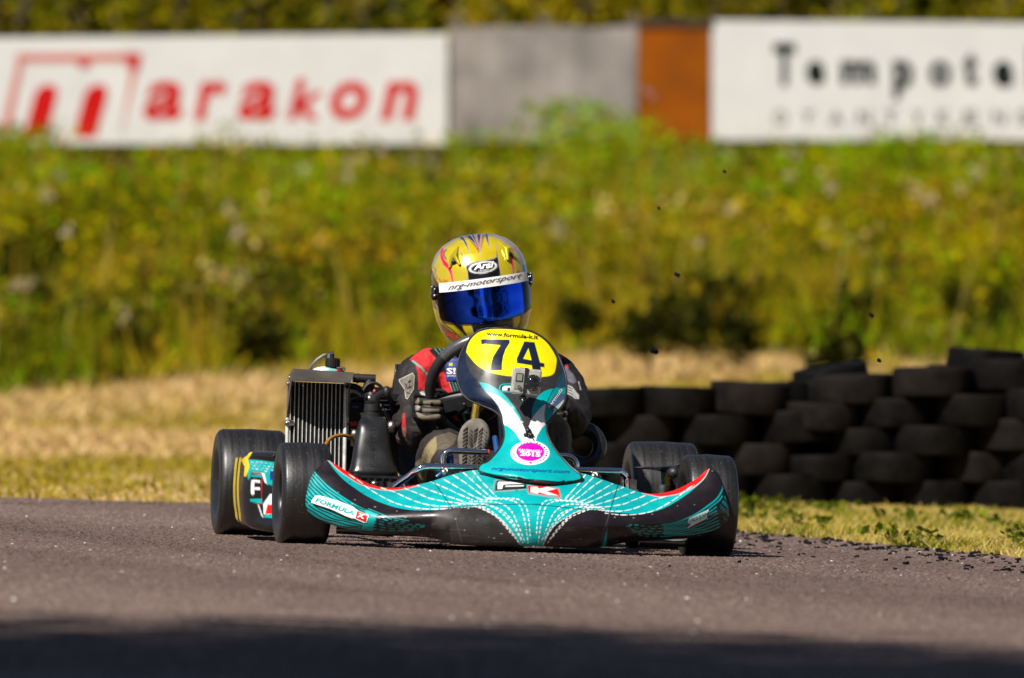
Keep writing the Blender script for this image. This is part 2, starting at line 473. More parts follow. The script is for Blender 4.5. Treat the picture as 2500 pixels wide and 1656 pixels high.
# rough long grass through the whole bank
n = 56000; x = np.where(rng.uniform(0, 1, n) < .72, rng.uniform(-7, 7, n), rng.uniform(-14, 14, n)); fy = weed_front(x); y = fy - 1.5 + (99 - fy) * rng.uniform(0, 1, n)
g1 = vnoise(x, y * .35, .6, 31.); g2 = vnoise(x, y * .5, 1.7, 11.); bk = np.clip((y - 88) / 9, 0, 1)
idx = np.where(rng.uniform(-.3, .3, n) < g1, np.where(bk > rng.uniform(.2, 1, n), 3, rng.integers(0, 3, n)), np.where(bk > rng.uniform(.2, 1, n), 3, rng.integers(3, 6, n)))
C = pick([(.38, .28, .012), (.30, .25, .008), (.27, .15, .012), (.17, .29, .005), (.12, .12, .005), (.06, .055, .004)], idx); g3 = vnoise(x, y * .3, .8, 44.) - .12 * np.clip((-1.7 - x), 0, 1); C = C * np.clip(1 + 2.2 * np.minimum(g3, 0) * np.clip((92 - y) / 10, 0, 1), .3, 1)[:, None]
blades('rough_grass', np.stack([x, y, gz(x, y)], -1), rng.uniform(.10, .42, n) * (1 + .8 * np.clip(g2, -.5, .5)), rng.uniform(.012, .035, n), C, GRASS, .45, 'rough golden green long grass growing over the whole bank')

# tall thin stalks over the weeds
n = 2600; x = rng.uniform(-7, 7, n); fy = weed_front(x); y = fy + (97.5 - fy) * rng.uniform(0, 1, n)
C = pick([(.34, .22, .02), (.26, .20, .012), (.36, .26, .07), (.13, .13, .008)], rng.integers(0, 4, n))
blades('tall_stalks', np.stack([x, y, gz(x, y)], -1), rng.uniform(.35, .8, n), rng.uniform(.012, .03, n), C, GRASS, .15, 'thin dry stalks standing up among the weeds of the bank')

# pale seed heads that catch the sun
spots = [(-1.62, 79.5, .95), (-1.62, 76, .62), (-1.05, 80, .6), (.3, 80, .78), (1.35, 82, .85), (2.75, 84, .9), (-1.4, 88, 1.0), (-1.15, 88, 1.05), (-.9, 88, .98), (-.7, 88, .92), (-2.75, 80, .9), (-3, 84, 1.1), (2.2, 86, .95), (3.4, 82, .8), (-1.8, 76, .5), (-2.2, 72, .42), (1.15, 79, .7), (3.1, 86, .9), (1.9, 88, 1.0), (-2.9, 76, .7)]
Pv = []; Ps = []
for (x, y, h) in spots:
    for j in range(rng.integers(1, 4)):
        c = np.array([x + rng.normal(0, .06), y, gz(x, y) + h * rng.uniform(.55, .8)]); m = 17
        Pv.append(c + rng.normal(0, .021, (m, 3))); Ps.append(rng.uniform(.02, .045, m))
P = np.concatenate(Pv); Vq, Cq = leaves(P, np.concatenate(Ps), pick([(.50, .40, .25), (.58, .47, .33)], rng.integers(0, 2, len(P))), .2)
o = link('seed_heads', np_mesh('seed_heads', Vq, np.arange(len(Vq)).reshape(-1, 4)), LEAF, smooth=False); set_paint(o.data, Cq)
tag(o, 'pale fluffy seed heads scattered through the weeds', kind='stuff')

# dry grass between the track and the bank
n = 150000; x = np.where(rng.uniform(0, 1, n) < .8, rng.uniform(-6, 6, n), rng.uniform(-12, 12, n)); y = edge_y(x) + .05 + (79 - edge_y(x)) * rng.uniform(0, 1, n) ** 1.25
ok = ~((y < 43.6) & (x > .2)); x, y = x[ok], y[ok]; n = len(x)
g = vnoise(x, y * .35, .55, 1.7)
olive = np.clip(1.15 - np.abs(y - 42) / 12, 0, 1) * .45
idx = np.where(rng.uniform(-.35, .35, n) < g * 1.1 - .16 + olive, rng.integers(3, 6, n), rng.integers(0, 3, n))
C = pick([(.56, .385, .17), (.46, .31, .10), (.64, .45, .23), (.30, .23, .02), (.24, .20, .012), (.35, .255, .035)], idx)
H = rng.uniform(.012, .042, n) * np.interp(y, [38, 47], [.45, 1]) * (1 + 1.6 * np.clip((y - 60) / 15, 0, 1)); W = rng.uniform(.006, .016, n) * (1 + 1.6 * (y > 50))
blades('dry_grass', np.stack([x, y, gz(x, y)], -1), H, W, C, GRASS, .7, 'short sun dried grass between the track and the weed bank')

# verge on the outside of the bend, right of the kart
n = 100000; x = rng.uniform(.1, 3.6, n); y = edge_y(x) - .02 + (44.6 - edge_y(x)) * rng.uniform(0, 1, n) ** 1.5
g = vnoise(x, y * .5, 2.6, 5.2) + .5 * vnoise(x, y, 7, 2.2)
near = np.exp(-((y - edge_y(x)) / .12))
ok = rng.uniform(0, 1, n) > .45 * near; x, y, g = x[ok], y[ok], g[ok]; n = len(x)
idx = np.where(rng.uniform(-.3, .3, n) < g - .36, rng.integers(4, 7, n), rng.integers(0, 4, n))
C = pick([(.48, .37, .12), (.42, .32, .05), (.54, .43, .18), (.36, .30, .03), (.14, .17, .012), (.08, .11, .008), (.22, .22, .02)], idx)
H = rng.uniform(.012, .045, n) * (1 + .7 * (g > .15)) * np.interp(y, [33, 40, 44], [.72, .5, .3]); W = rng.uniform(.003, .008, n)
blades('verge_grass', np.stack([x, y, gz(x, y)], -1), H, W, C, GRASS, .8, 'short yellow green grass verge between the asphalt and the tyre barrier')
# broad leaved tufts in the verge
m = 90; cx = rng.uniform(.5, 2.6, m); cy = edge_y(cx) + .15 + rng.uniform(0, 6.5, m); Pv = []; Ps = []; Pc = []
for a, b in zip(cx, cy):
    k = 26; x = a + rng.normal(0, .035, k); y = b + rng.normal(0, .06, k)
    Pv.append(np.stack([x, y, gz(x, y) + rng.uniform(.004, .05, k)], -1)); Ps.append(rng.uniform(.015, .04, k)); Pc.append(pick([(.07, .10, .008), (.14, .17, .012), (.04, .06, .006)], rng.integers(0, 3, k)))
Vq, Cq = leaves(np.concatenate(Pv), np.concatenate(Ps), np.concatenate(Pc), .6)
o = link('weed_tufts', np_mesh('weed_tufts', Vq, np.arange(len(Vq)).reshape(-1, 4)), LEAF, smooth=False); set_paint(o.data, Cq)
tag(o, 'dark green leafy tufts low in the verge grass', kind='stuff')

# stones of the asphalt standing proud of the binder: at this grazing angle they are what one sees
def aggregate(n, y0, y1, name, wmin, wmax, hmin, hmax):
    y = y0 + (y1 - y0) * rng.uniform(0, 1, n); hw = .055 * y + .25; x = rng.uniform(-1, 1, n) * hw
    ok = y < edge_y(x) - .03; x, y = x[ok], y[ok]; n = len(x)
    c = np.stack([x, y, gz(x, y) + .004], -1); w = rng.uniform(wmin, wmax, n); h = rng.uniform(hmin, hmax, n) ; a = rng.uniform(0, 2.1, n)
    V = []
    for k in range(3): V.append(c + np.stack([np.cos(a + k * 2.094) * w, np.sin(a + k * 2.094) * w, np.zeros(n)], -1))
    V.append(c + np.stack([rng.normal(0, .25, n) * w, rng.normal(0, .25, n) * w, h], -1))
    V = np.stack(V, 1).reshape(-1, 3); b = np.arange(n)[:, None] * 4
    F = np.stack([b + np.array([[0, 1, 3]]), b + np.array([[1, 2, 3]]), b + np.array([[2, 0, 3]])], 1).reshape(-1, 3)
    pal = np.array([(.085, .060, .053), (.130, .093, .080), (.160, .114, .098), (.205, .150, .130), (.145, .100, .086)]); C = pal[rng.integers(0, 5, n)] * rng.uniform(.8, 1.2, (n, 1))
    C[rng.uniform(0, 1, n) < .0016] = (.85, .82, .78)
    band = np.zeros(n)
    for (xa, ya, xb, yb, wd, dk) in [(-2.2, 37.5, .1, 27.2, .10, .34), (-2.6, 36.6, -.3, 26.0, .12, .26), (-1.1, 38.6, .9, 28.5, .09, .2), (.5, 36.2, 2.0, 27.0, .3, .16)]:
        tt = np.clip((ya - y) / (ya - yb), 0, 1); band = np.maximum(band, dk * np.exp(-((x - (xa + (xb - xa) * tt ** 1.15)) / wd) ** 2) * (tt > 0) * (tt < 1))
    C *= (1 - band)[:, None]
    patch = 1 + .28 * np.sin(x * 2.1 + y * .9) * np.sin(y * .37 + 1.3 * x); C *= patch[:, None]
    o = link(name, np_mesh(name, V, F), AGG, smooth=False); set_paint(o.data, np.clip(np.repeat(C, 4, 0), 0, 1)); return tag(o, 'rough stone grain of the asphalt surface', kind='stuff')
AGG = mat('asphalt_stone', attr='paint', rough=.7, vary=.1, spec=.08)
aggregate(230000, 19.3, 39, 'asphalt_grain', .003, .010, .0012, .0036)

# rubber marbles thrown to the outside of the bend
n = 700; x = rng.uniform(.3, 2.4, n); d = np.abs(rng.normal(0, 1.0, n)) * np.where(rng.uniform(0, 1, n) < .55, .9, 2.6); y = edge_y(x) - .05 - d
ok = y > 29.3; x, y = x[ok], y[ok]; n = len(x); mb = MB()
for a, b in zip(x, y):
    l = rng.uniform(.0022, .0072) * (3 if rng.uniform() < .2 else 1.2); w = rng.uniform(.005, .016); t = rng.uniform(.002, .007)
    rot = Matrix.Rotation(rng.uniform(-.6, .6), 3, 'Z') @ Matrix.Rotation(rng.uniform(-.3, .3), 3, 'Y')
    c = Vector((a, b, float(gz(a, b)) + .005 + t * .45)); k = []
    for j in range(6):
        th = j / 6 * 2 * math.pi; k.append(c + rot @ Vector((l * math.cos(th) * rng.uniform(.7, 1.2), w * math.sin(th) * rng.uniform(.7, 1.2), -t / 2)))
    k2 = [p + Vector((rng.normal(0, .001), 0, t * rng.uniform(.6, 1.2))) for p in k]
    mb.add(k + k2, [(5,4,3,2,1,0), (6,7,8,9,10,11)] + [(j, (j+1)%6, 6+(j+1)%6, 6+j) for j in range(6)])
rub = mat('crumb_rubber', (.007, .007, .007), .8, vary=.3, spec=.1)
tag(mb.build('rubber_marbles', rub, smooth=False), 'black tyre rubber crumbs littering the edge of the asphalt', kind='stuff')

# crumbs caught in the air behind the kart
for (u, v, D, s, lb) in [(1597, 856, 34, .016, 'largest black rubber crumb flying above the tyre barrier right of the driver'),
                          (1653, 671, 34.5, .009, 'small black rubber crumb in the air in front of a pale seed head'),
                          (1498, 737, 34, .008, 'small black rubber crumb in the air level with the helmet visor'),
                          (1609, 508, 35, .006, 'narrow black rubber crumb in the air level with the helmet top'),
                          (1769, 419, 35, .007, 'black rubber crumb flying highest, below the right billboard'),
                          (2128, 770, 35, .009, 'black rubber crumb flying above the right end of the tyre barrier'),
                          (2146, 880, 33, .008, 'tiny rubber crumb just above the lone tilted tyre')]:
    c = Vector(((u - 1250) / FPX * D, D, CAM_H - (v - 828) / FPX * D)); b = MB(); b.ball(c * 0, s * 1.1, s * .7, s * .55, 8, 6)
    b.v = [tuple(Vector(p) * random.uniform(.7, 1.25)) for p in b.v]
    o = b.build('rubber_crumb', rub, smooth=False); o.location = c; o.rotation_euler = (random.random(), .5, random.random())
    tag(o, lb, 'rubber crumb', 'rubber crumbs flying off the tyres')

# ------------------------------------------------------------------ billboards on top of the bank
WHITE = mat('board_white', (.52, .52, .515), .5, vary=.05, vscale=3, spec=.15)
RED = mat('board_red', (.42, .004, .003), .5, vary=.05, vscale=3, spec=.15)
PINK = mat('board_pale_red', (.46, .14, .12), .5, vary=.05, vscale=3, spec=.15)
BLACKP = mat('board_black', (.006, .009, .008), .5, vary=.1, vscale=3, spec=.15)
GREYP = mat('board_grey_print', (.16, .17, .165), .5, vary=.05, vscale=3, spec=.15)
POST = mat('post_wood', (.10, .075, .05), .8, vary=.3, vscale=12)
BD = 100.0
S = BD / FPX
def bx(u): return (u - 1250) * S
def bz(v): return CAM_H + (828 - v) * S

def flat_text(body, u0, v0, u1, v1, y, material, parent, bold=.0, shear=0., spacing=1., thick=.006, name='lettering'):
    """raised letters filling the elevation rectangle u0..u1, v1 (base)..v0 (top)"""
    V, F, lo, hi = text_geo(body, bold, shear, spacing)
    Q = (V - lo) / (hi - lo)
    X = bx(u0) + Q[:, 0] * (bx(u1) - bx(u0)); Z = bz(v1) + Q[:, 1] * (bz(v0) - bz(v1))
    n = len(V); A = [(a, y, b) for a, b in zip(X, Z)] + [(a, y + thick, b) for a, b in zip(X, Z)]
    ff = [f if True else f for f in F]
    m = MB(); m.add(A, [tuple(f[::-1]) for f in ff] + [tuple(i + n for i in f) for f in ff])
    # side walls from boundary edges
    cnt = {}
    for f in ff:
        for a, b in zip(f, f[1:] + f[:1]): cnt[(a, b)] = 1
    m.f += [(a, b, b + n, a + n) for (a, b) in cnt if (b, a) not in cnt]
    w = m.build(name, material, None, smooth=False); w.parent = parent; w.matrix_parent_inverse = PW[parent.name].inverted()
    return w

def board(name, u0, u1, vt0, vt1, vb, label, material):
    root = empty(name, Matrix.Translation((bx((u0 + u1) / 2), BD, float(gz(0, BD))))); PW[root.name] = root.matrix_world.copy()
    tag(root, label, 'billboard')
    def sub(o): o.parent = root; o.matrix_parent_inverse = PW[root.name].inverted(); return o
    m = MB(); x0, x1 = bx(u0), bx(u1)
    V = [(x0, BD, bz(vb)), (x1, BD, bz(vb)), (x1, BD, bz(vt1)), (x0, BD, bz(vt0))]; V += [(a, BD + .03, c) for a, b, c in V]
    m.add(V, [(0,1,2,3), (5,4,7,6), (1,0,4,5), (2,1,5,6), (3,2,6,7), (0,3,7,4)])
    sub(m.build('panel', material, smooth=False))
    k = max(2, int((x1 - x0) / 1.6) + 1)
    for i in range(k):
        x = x0 + .12 + (x1 - x0 - .24) * i / (k - 1); p = MB(); zb = float(gz(x, BD)) - .3
        p.box((x, BD + .085, (zb + bz(max(vt0, vt1)) - .05) / 2), (.09, .09, bz(max(vt0, vt1)) - .05 - zb)); sub(p.build('post', POST, smooth=False))
    return root, sub

bl, sub = board('billboard', -420, 1092, 96, 83, 352, 'long white billboard with red slanted lettering at the left above the weeds', WHITE)
def quad(name, P, y, material, sub, th=.004):
    m = MB(); V = [(bx(a), y, bz(b)) for a, b in P]; n = len(V); V += [(a, y + th, c) for a, _, c in V]
    m.add(V, [tuple(range(n))[::-1], tuple(range(n, 2*n))] + [(i, (i+1)%n, n+(i+1)%n, n+i) for i in range(n)])
    bm = bmesh.new(); me = m.mesh(name); bm.from_mesh(me); bmesh.ops.recalc_face_normals(bm, faces=bm.faces[:]); bm.to_mesh(me); bm.free()
    return sub(link(name, me, material, smooth=False))
y1 = BD - .004
# emblem: slanted frame round a white m whose two counters are red
quad('emblem_frame', [(42, 132), (345, 130), (342, 150), (40, 152)], y1, PINK, sub)
quad('emblem_frame', [(42, 152), (58, 152), (20, 335), (-2, 335)], y1, PINK, sub)
quad('emblem_frame', [(300, 150), (342, 150), (335, 172), (296, 330), (318, 172)], y1, PINK, sub)
quad('emblem_corner', [(300, 132), (345, 130), (338, 172), (322, 170), (318, 152)], y1 - .004, RED, sub)
quad('emblem_corner', [(186, 150), (224, 150), (216, 162), (204, 168), (194, 162)], y1 - .004, RED, sub)
for a in (0, 122):
    quad('emblem_counter', [(56 + a, 335), (84 + a, 232), (94 + a, 215), (112 + a, 207), (132 + a, 208), (140 + a, 218), (138 + a, 240), (112 + a, 335)], y1, RED, sub)
V0 = 150
for ch, a, b in [('a', 350, 448), ('r', 474, 556), ('a', 580, 676), ('k', 702, 790), ('o', 806, 900), ('n', 928, 1020)]:
    flat_text(ch, a, 198 if ch != 'k' else 192, b, 294, y1, RED, bl, .03, .22)

hl = empty('hoarding', Matrix.Translation((bx(1328), BD + .05, float(gz(0, BD))))); PW['hoarding'] = hl.matrix_world.copy()
tag(hl, 'weathered grey board hoarding standing between the white and the orange panels', 'hoarding')
def suph(o): o.parent = hl; o.matrix_parent_inverse = PW['hoarding'].inverted(); return o
GW = mat('weathered_boards', (.20, .18, .168), .85, vary=.45, vscale=2.2, bump=.3, bscale=30)
us = [1096, 1160, 1222, 1290, 1352, 1415, 1482, 1556]
for a, b in zip(us[:-1], us[1:]):
    m = MB(); z0, z1 = bz(345), bz(66 + random.uniform(-3, 3)); m.box(((bx(a) + bx(b)) / 2, BD + .05 + random.uniform(0, .004), (z0 + z1) / 2), (bx(b) - bx(a) - .004, .025, z1 - z0)); suph(m.build('plank', GW, smooth=False))
m = MB(); m.box((bx(1328), BD + .09, bz(110)), (bx(1556) - bx(1096), .04, .09)); m.box((bx(1328), BD + .09, bz(290)), (bx(1556) - bx(1096), .04, .09)); suph(m.build('rail', POST, smooth=False))
for u in (1110, 1330, 1545):
    m = MB(); m.box((bx(u), BD + .155, bz(230)), (.08, .08, 1.25)); suph(m.build('post', POST, smooth=False))

ol, subo = board('rust_panel', 1560, 1734, 62, 60, 345, 'narrow orange brown panel with a dark cap beside the right white billboard', mat('rust_orange', (.21, .053, .0015), .85, vary=.25, vscale=2.5, spec=.1))
m = MB(); m.box((bx(1647), BD + .012, bz(56)), (bx(1740) - bx(1554), .07, .05)); subo(m.build('cap_rail', mat('dark_cap', (.03, .018, .012), .8), smooth=False))
for (u, v) in ((1578, 222), (1592, 238)):
    m = MB(); m.ball((bx(u), BD - .008, bz(v)), .016, .012, .016); subo(m.build('bolt', mat('bolt_steel', (.6, .55, .5), .25, 1.), smooth=True))

br, sub = board('billboard', 1738, 2960, 50, 62, 342, 'white billboard with large black spaced letters at the right above the weeds', WHITE)
for ch, a, b, t, bt in [('T', 1888, 1942, 105, 210), ('e', 1968, 2014, 148, 208), ('m', 2052, 2138, 148, 206), ('p', 2180, 2230, 148, 244), ('o', 2268, 2322, 148, 212), ('t', 2352, 2386, 124, 212), ('e', 2424, 2474, 148, 214), ('l', 2510, 2524, 110, 214)]:
    flat_text(ch, a, t, b, bt, y1, BLACKP, br, .05)
for ch, u in [('O', 1905), ('Y', 1972), ('A', 2042), ('N', 2110), ('T', 2175), ('Y', 2240), ('K', 2304), ('E', 2370), ('N', 2440), ('S', 2500)]:
    flat_text(ch, u - 17, 268, u + 17, 306, y1, GREYP, br, .03)

# shrubs behind the billboards: dense, dark, with yellowing sprays
def shrub(name, x, y, h, w, seed, pal, label, cat='shrub', group=None, nl=2600, stem=.03, leaf=(.05, .13), crown0=.15):
    r = np.random.default_rng(seed); z0 = float(gz(x, y))
    root = empty(name, Matrix.Translation((x, y, z0))); PW[root.name] = root.matrix_world.copy()
    tag(root, label, cat, group)
    m = MB(); nst = 7; cents = []
    for k in range(nst):
        a = 2 * math.pi * k / nst + r.uniform(0, .6); L = h * r.uniform(.65, 1.0); P = []
        for t in np.linspace(0, 1, 6):
            P.append((w * .42 * t ** 1.3 * math.cos(a), w * .42 * t ** 1.3 * math.sin(a), L * t + (-.1 if t == 0 else 0)))
        m.tube(P, [stem * (1 - .8 * t) for t in np.linspace(0, 1, 6)], 6)
        for t in (.35, .55, .75, .95): 
            p = np.array(P[int(t * 5)]); cents.append(p + r.normal(0, .08 * w, 3))
    o = link('stem', m.mesh('stem'), POST, smooth=True); o.parent = root
    for k in range(16): cents.append(np.array([r.normal(0, .27 * w), r.normal(0, .27 * w), h * r.uniform(crown0, 1)]))
    c = np.array(cents); k = r.integers(0, len(c), nl); P = c[k] + r.normal(0, 1, (nl, 3)) * np.array([.10 * w, .10 * w, .075 * h]); P[:, 2] = np.abs(P[:, 2])
    cc = r.choice(len(pal), len(c)); idx = np.where(r.uniform(0, 1, nl) < .75, cc[k], r.choice(len(pal), nl))
    Vq, Cq = leaves(P, r.uniform(leaf[0], leaf[1], nl), pick(pal, idx), .5)
    me = np_mesh('foliage', Vq, np.arange(len(Vq)).reshape(-1, 4)); set_paint(me, Cq); o = link('foliage', me, LEAF, smooth=False); o.parent = root
    return root
DP = [(.04, .055, .004), (.11, .125, .005), (.20, .185, .006), (.36, .28, .006), (.22, .17, .008), (.012, .016, .003)]
shx = [-5.6, -4.3, -3.1, -1.95, -.85, .2, 1.2, 2.3, 3.4, 4.6, 5.8]
sdesc = ['left of the frame edge', 'darkest leaved, above the left end of the red lettering', 'above the slanted emblem', 'above the middle of the red lettering', 'loose, above the right end of the long white billboard', 'with yellow sprays above the left half of the grey hoarding', 'yellowing, above the right half of the grey hoarding', 'above the left end of the lettered right billboard', 'above the middle of the lettered right billboard', 'right of the lettered billboard', 'farthest right beyond the frame']
for k, x in enumerate(shx):
    shrub('shrub', x, 103.2 + .5 * math.sin(k * 2.1), 2.4 + .3 * math.sin(k * 1.3), 1.7, 40 + k, DP if k not in (5, 6) else DP + [(.32, .23, .008)] * 2, 'bushy shrub behind the boards, ' + sdesc[k], 'shrub', 'shrubs behind the billboards')
# the wood beyond them: one dark mass
n = 40000; x = rng.uniform(-24, 24, n); y = rng.uniform(107, 113, n); z = gz(x, y) + rng.uniform(0, 4.6, n)
Vq, Cq = leaves(np.stack([x, y, z], -1), rng.uniform(.25, .55, n), pick([(.02, .03, .004), (.05, .065, .006), (.09, .09, .007), (.15, .12, .008)], rng.integers(0, 4, n)), .4)
o = link('thicket', np_mesh('thicket', Vq, np.arange(len(Vq)).reshape(-1, 4)), LEAF, smooth=False); set_paint(o.data, Cq)
tag(o, 'dense dark thicket filling the background behind the shrubs', kind='stuff')

# trees left of the track, near the photographer: they throw the shade across the foreground
def shade_tree(x, y, h, cr_, seed, label):
    r = np.random.default_rng(seed); z0 = float(gz(x, y)); root = empty('shade_tree', Matrix.Translation((x, y, z0))); tag(root, label, 'tree', 'trees beside the track')
    m = MB(); m.tube([(0, 0, -.2), (.05, 0, h * .3), (0, .08, h * .6), (.02, 0, h * .92)], [.19, .15, .10, .03], 10)
    c = []
    for k in range(16):
        a = k * 2.4; t = .50 + .38 * k / 16; L = cr_ * (.95 - .35 * k / 16); e = (L * .8 * math.cos(a), L * .8 * math.sin(a), h * t + L * .35)
        m.tube([(0, 0, h * t), (e[0] * .5, e[1] * .5, h * t + L * .12), e], [.06, .04, .012], 6)
        for q in (.45, .75, 1.0): c.append(np.array([e[0] * q, e[1] * q, h * t + L * .35 * q]) + r.normal(0, .18, 3))
    o = link('trunk', m.mesh('trunk'), POST); o.parent = root
    c = np.array(c); nl = 13000; k = r.integers(0, len(c), nl); P = c[k] + r.normal(0, .36, (nl, 3))
    Vq, Cq = leaves(P, r.uniform(.09, .2, nl), pick([(.04, .06, .006), (.07, .10, .008), (.10, .12, .01)], r.integers(0, 3, nl)), .5)
    me = np_mesh('crown', Vq, np.arange(len(Vq)).reshape(-1, 4)); set_paint(me, Cq); o = link('crown', me, LEAF, smooth=False); o.parent = root
shade_tree(-5.7, 13.5, 12.0, 2.4, 5, 'leafy tree left of the track nearest the kart, outside the frame')
shade_tree(-5.0, 10.9, 13.6, 2.4, 9, 'leafy tree left of the photographer, outside the frame')
shade_tree(-7.4, 10.6, 12.5, 2.5, 12, 'leafy tree farther left behind the photographer, outside the frame')

shade_tree(5.4, 15.5, 12.5, 2.6, 21, 'leafy tree added on the right of the track to block sky light, nearer the photographer, outside the frame')  # unseen right-hand pair, added to cut sky light on the foreground
shade_tree(5.0, 20.5, 12.0, 2.5, 23, 'leafy tree added on the right of the track to block sky light, nearer the kart, outside the frame')

# ------------------------------------------------------------------ tyre barrier: stacks of kart tyres lying flat
def tyre_prof(Ro, w, Ri, sh=.86):
    h = w / 2; P = []
    for t in np.linspace(0, 1, 5): P.append((Ri + (Ro * .80 - Ri) * t, -h * (.86 + .18 * math.sin(t * math.pi * .7))))
    for a in np.linspace(R(80), R(12), 5): P.append((Ro * sh + (Ro - Ro * sh) * math.cos(a), -h * .80 - h * .24 * math.sin(a)))
    P.append((Ro, -h * .5)); P.append((Ro + .002, 0))
    Q = [(r, -a) for r, a in P[:-1]][::-1]
    return P + Q
BT = mat('barrier_rubber', (.0045, .004, .0036), .6, vary=.55, vscale=14, bump=.25, bscale=60, spec=.05)
BT2 = mat('barrier_rubber_dusty', (.010, .008, .007), .7, vary=.5, vscale=12, bump=.25, bscale=60, spec=.05)
base_me = []
for k in range(3):
    m = MB(); p = tyre_prof(.133 + .004 * k, .112 + .006 * k, .066, .92); m.lathe(p + [(p[-1][0] - .012, p[-1][1] * .8), (p[0][0] - .004 + .0, 0), (p[0][0] - .012, p[0][1] * .8)], Matrix.Rotation(R(90), 4, 'Y'), 44, True); base_me.append(m.mesh('barrier_tyre'))
    base_me[-1].materials.append(BT if k != 1 else BT2)
ords = ['bottom', 'second', 'third', 'fourth', 'fifth']
GRP = 'tyres stacked in the barrier'
def wall_h(x): return float(np.interp(x, [.1, .2, .34, .63, .84, 1.06, 1.27, 1.48, 1.76, 2.4], [.30, .36, .385, .395, .42, .44, .465, .49, .535, .55]))
cols = ['first', 'second', 'third', 'fourth', 'fifth', 'sixth', 'seventh', 'eighth', 'ninth', 'tenth']
for rowk, (yb, nm) in enumerate([(43.72, 'front'), (43.97, 'rear')]):
    for l in range(5):
        for c in range(10):
            x = .20 + c * .25 + (.13 if (l + rowk) % 2 else 0) + random.uniform(-.025, .025); n = 4 if x < 1.02 else 5
            if l >= n or (rowk == 1 and l == 0): continue
            tot = wall_h(x) - .012 * rowk; k = random.randrange(3); me = base_me[k]; th = .112 + .006 * k; t = tot / n
            y = yb + random.uniform(-.035, .035); o = link('barrier_tyre', me, None)
            o.location = (x, y, float(gz(x, y)) - .008 + t * (l + .5)); o.scale = (1, 1, t / th * random.uniform(1.0, 1.08))
            o.rotation_euler = (random.uniform(-.04, .04), random.uniform(-.035, .035) + .03, random.uniform(0, 6))
            tag(o, '%s black tyre, %s layer, %s row of the barrier, %s from left' % ('dusty' if k == 1 else 'worn', ords[l], nm, cols[c]), 'tyre', GRP)
for (u, v, D, rz, ry, lb) in [(2030, 935, 44.05, .2, -.16, 'lone black tyre lying tilted on top of the middle of the barrier'), (2405, 893, 43.95, .4, .06, 'black tyre lying loose on top of the right end of the barrier')]:
    o = link('barrier_tyre', base_me[0], None); o.location = ((u - 1250) / FPX * D, D, CAM_H - (v - 828) / FPX * D); o.rotation_euler = (.03, ry, rz); tag(o, lb, 'tyre', GRP)

# the wood round the photographer's side of the track, out of frame: it closes off much of the sky above the shaded foreground; the side stands are added for this
def wood(n, xr, yr, h, name, label, hole=None):
    x = rng.uniform(*xr, n); y = rng.uniform(*yr, n); zz = rng.uniform(.03, 1, n) ** .8 * (h + 2.0 * np.sin(x * .5 + y * .3) + 1.2 * np.sin(x * 1.3))
    Vq, Cq = leaves(np.stack([x, y, zz], -1), rng.uniform(.35, .9, n), pick([(.025, .035, .005), (.045, .06, .007), (.065, .075, .009)], rng.integers(0, 3, n)), .4)
    o = link(name, np_mesh(name, Vq, np.arange(len(Vq)).reshape(-1, 4)), LEAF, smooth=False); set_paint(o.data, Cq); tag(o, label, kind='stuff')
wood(9000, (-32, 0), (-24, -9), 12, 'wood', 'dark wood behind the photographer')
wood(7000, (5.5, 30), (-22, -9), 12, 'wood', 'dark wood behind the photographer on the right')
wood(5600, (10, 16), (-6, 24), 15, 'wood', 'dark wood added along the inside of the bend to block sky light, right of the photographer')
wood(6000, (-13, -8), (-8, 10), 9, 'wood', 'dark wood added left of the photographer to block sky light')

# ================================================================== THE KART
# built in its own frame: origin on the ground under the front axle, +x to the driver's left, +y to the rear, +z up.
KART = Matrix.Translation((-.01856, 32.0, .0012)) @ Matrix.Rotation(R(1.8), 4, 'Y') @ Matrix.Rotation(R(7.0), 4, 'Z')
KI = np.array(KART.inverted())
CAMP = KI @ np.array([0, 0, CAM_H, 1])
def front(u, v, y):
    """front-elevation drawing (u, v) at depth y behind the front axle -> kart frame"""
    u = np.asarray(u, float); v = np.asarray(v, float); y = np.asarray(y, float)
    d = np.stack([(u - 1250) / FPX, np.ones_like(u), -(v - 828) / FPX], -1) @ KI[:3, :3].T
    t = (y - CAMP[1]) / d[..., 1]
    P = CAMP[:3] + d * t[..., None]
    P[..., 1] = y
    return P
def fp(u, v, y): return Vector(front(np.array([u]), np.array([v]), np.array([y]))[0])
def fpath(L): return [fp(*p) for p in L]
def z(o, s):
    return lambda P: [(o[0] + s * a, o[1] + s * b) for a, b in P]
z3 = z((720, 1080), .25349); z4 = z((1250, 1000), .25349); z5 = z((950, 800), .26781); zh = z((1040, 560), .18493)
zg = z((960, 920), .17857); zr = z((680, 840), .22956); zp = z((510, 1040), .19127); zq = z((1340, 840), .24229)

kart = empty('racing_kart', KART); PW['racing_kart'] = KART.copy()
tag(kart, 'teal and black racing kart numbered 74 cornering low on the grey asphalt', 'racing kart')
def kpart(o, parent=None):
    """parent an object built in kart coordinates"""
    if parent is None: o.parent = kart
    else: o.parent = parent
    return o
def kb(m, name, material, parent=None, **k): return kpart(m.build(name, material, None, **k), parent)

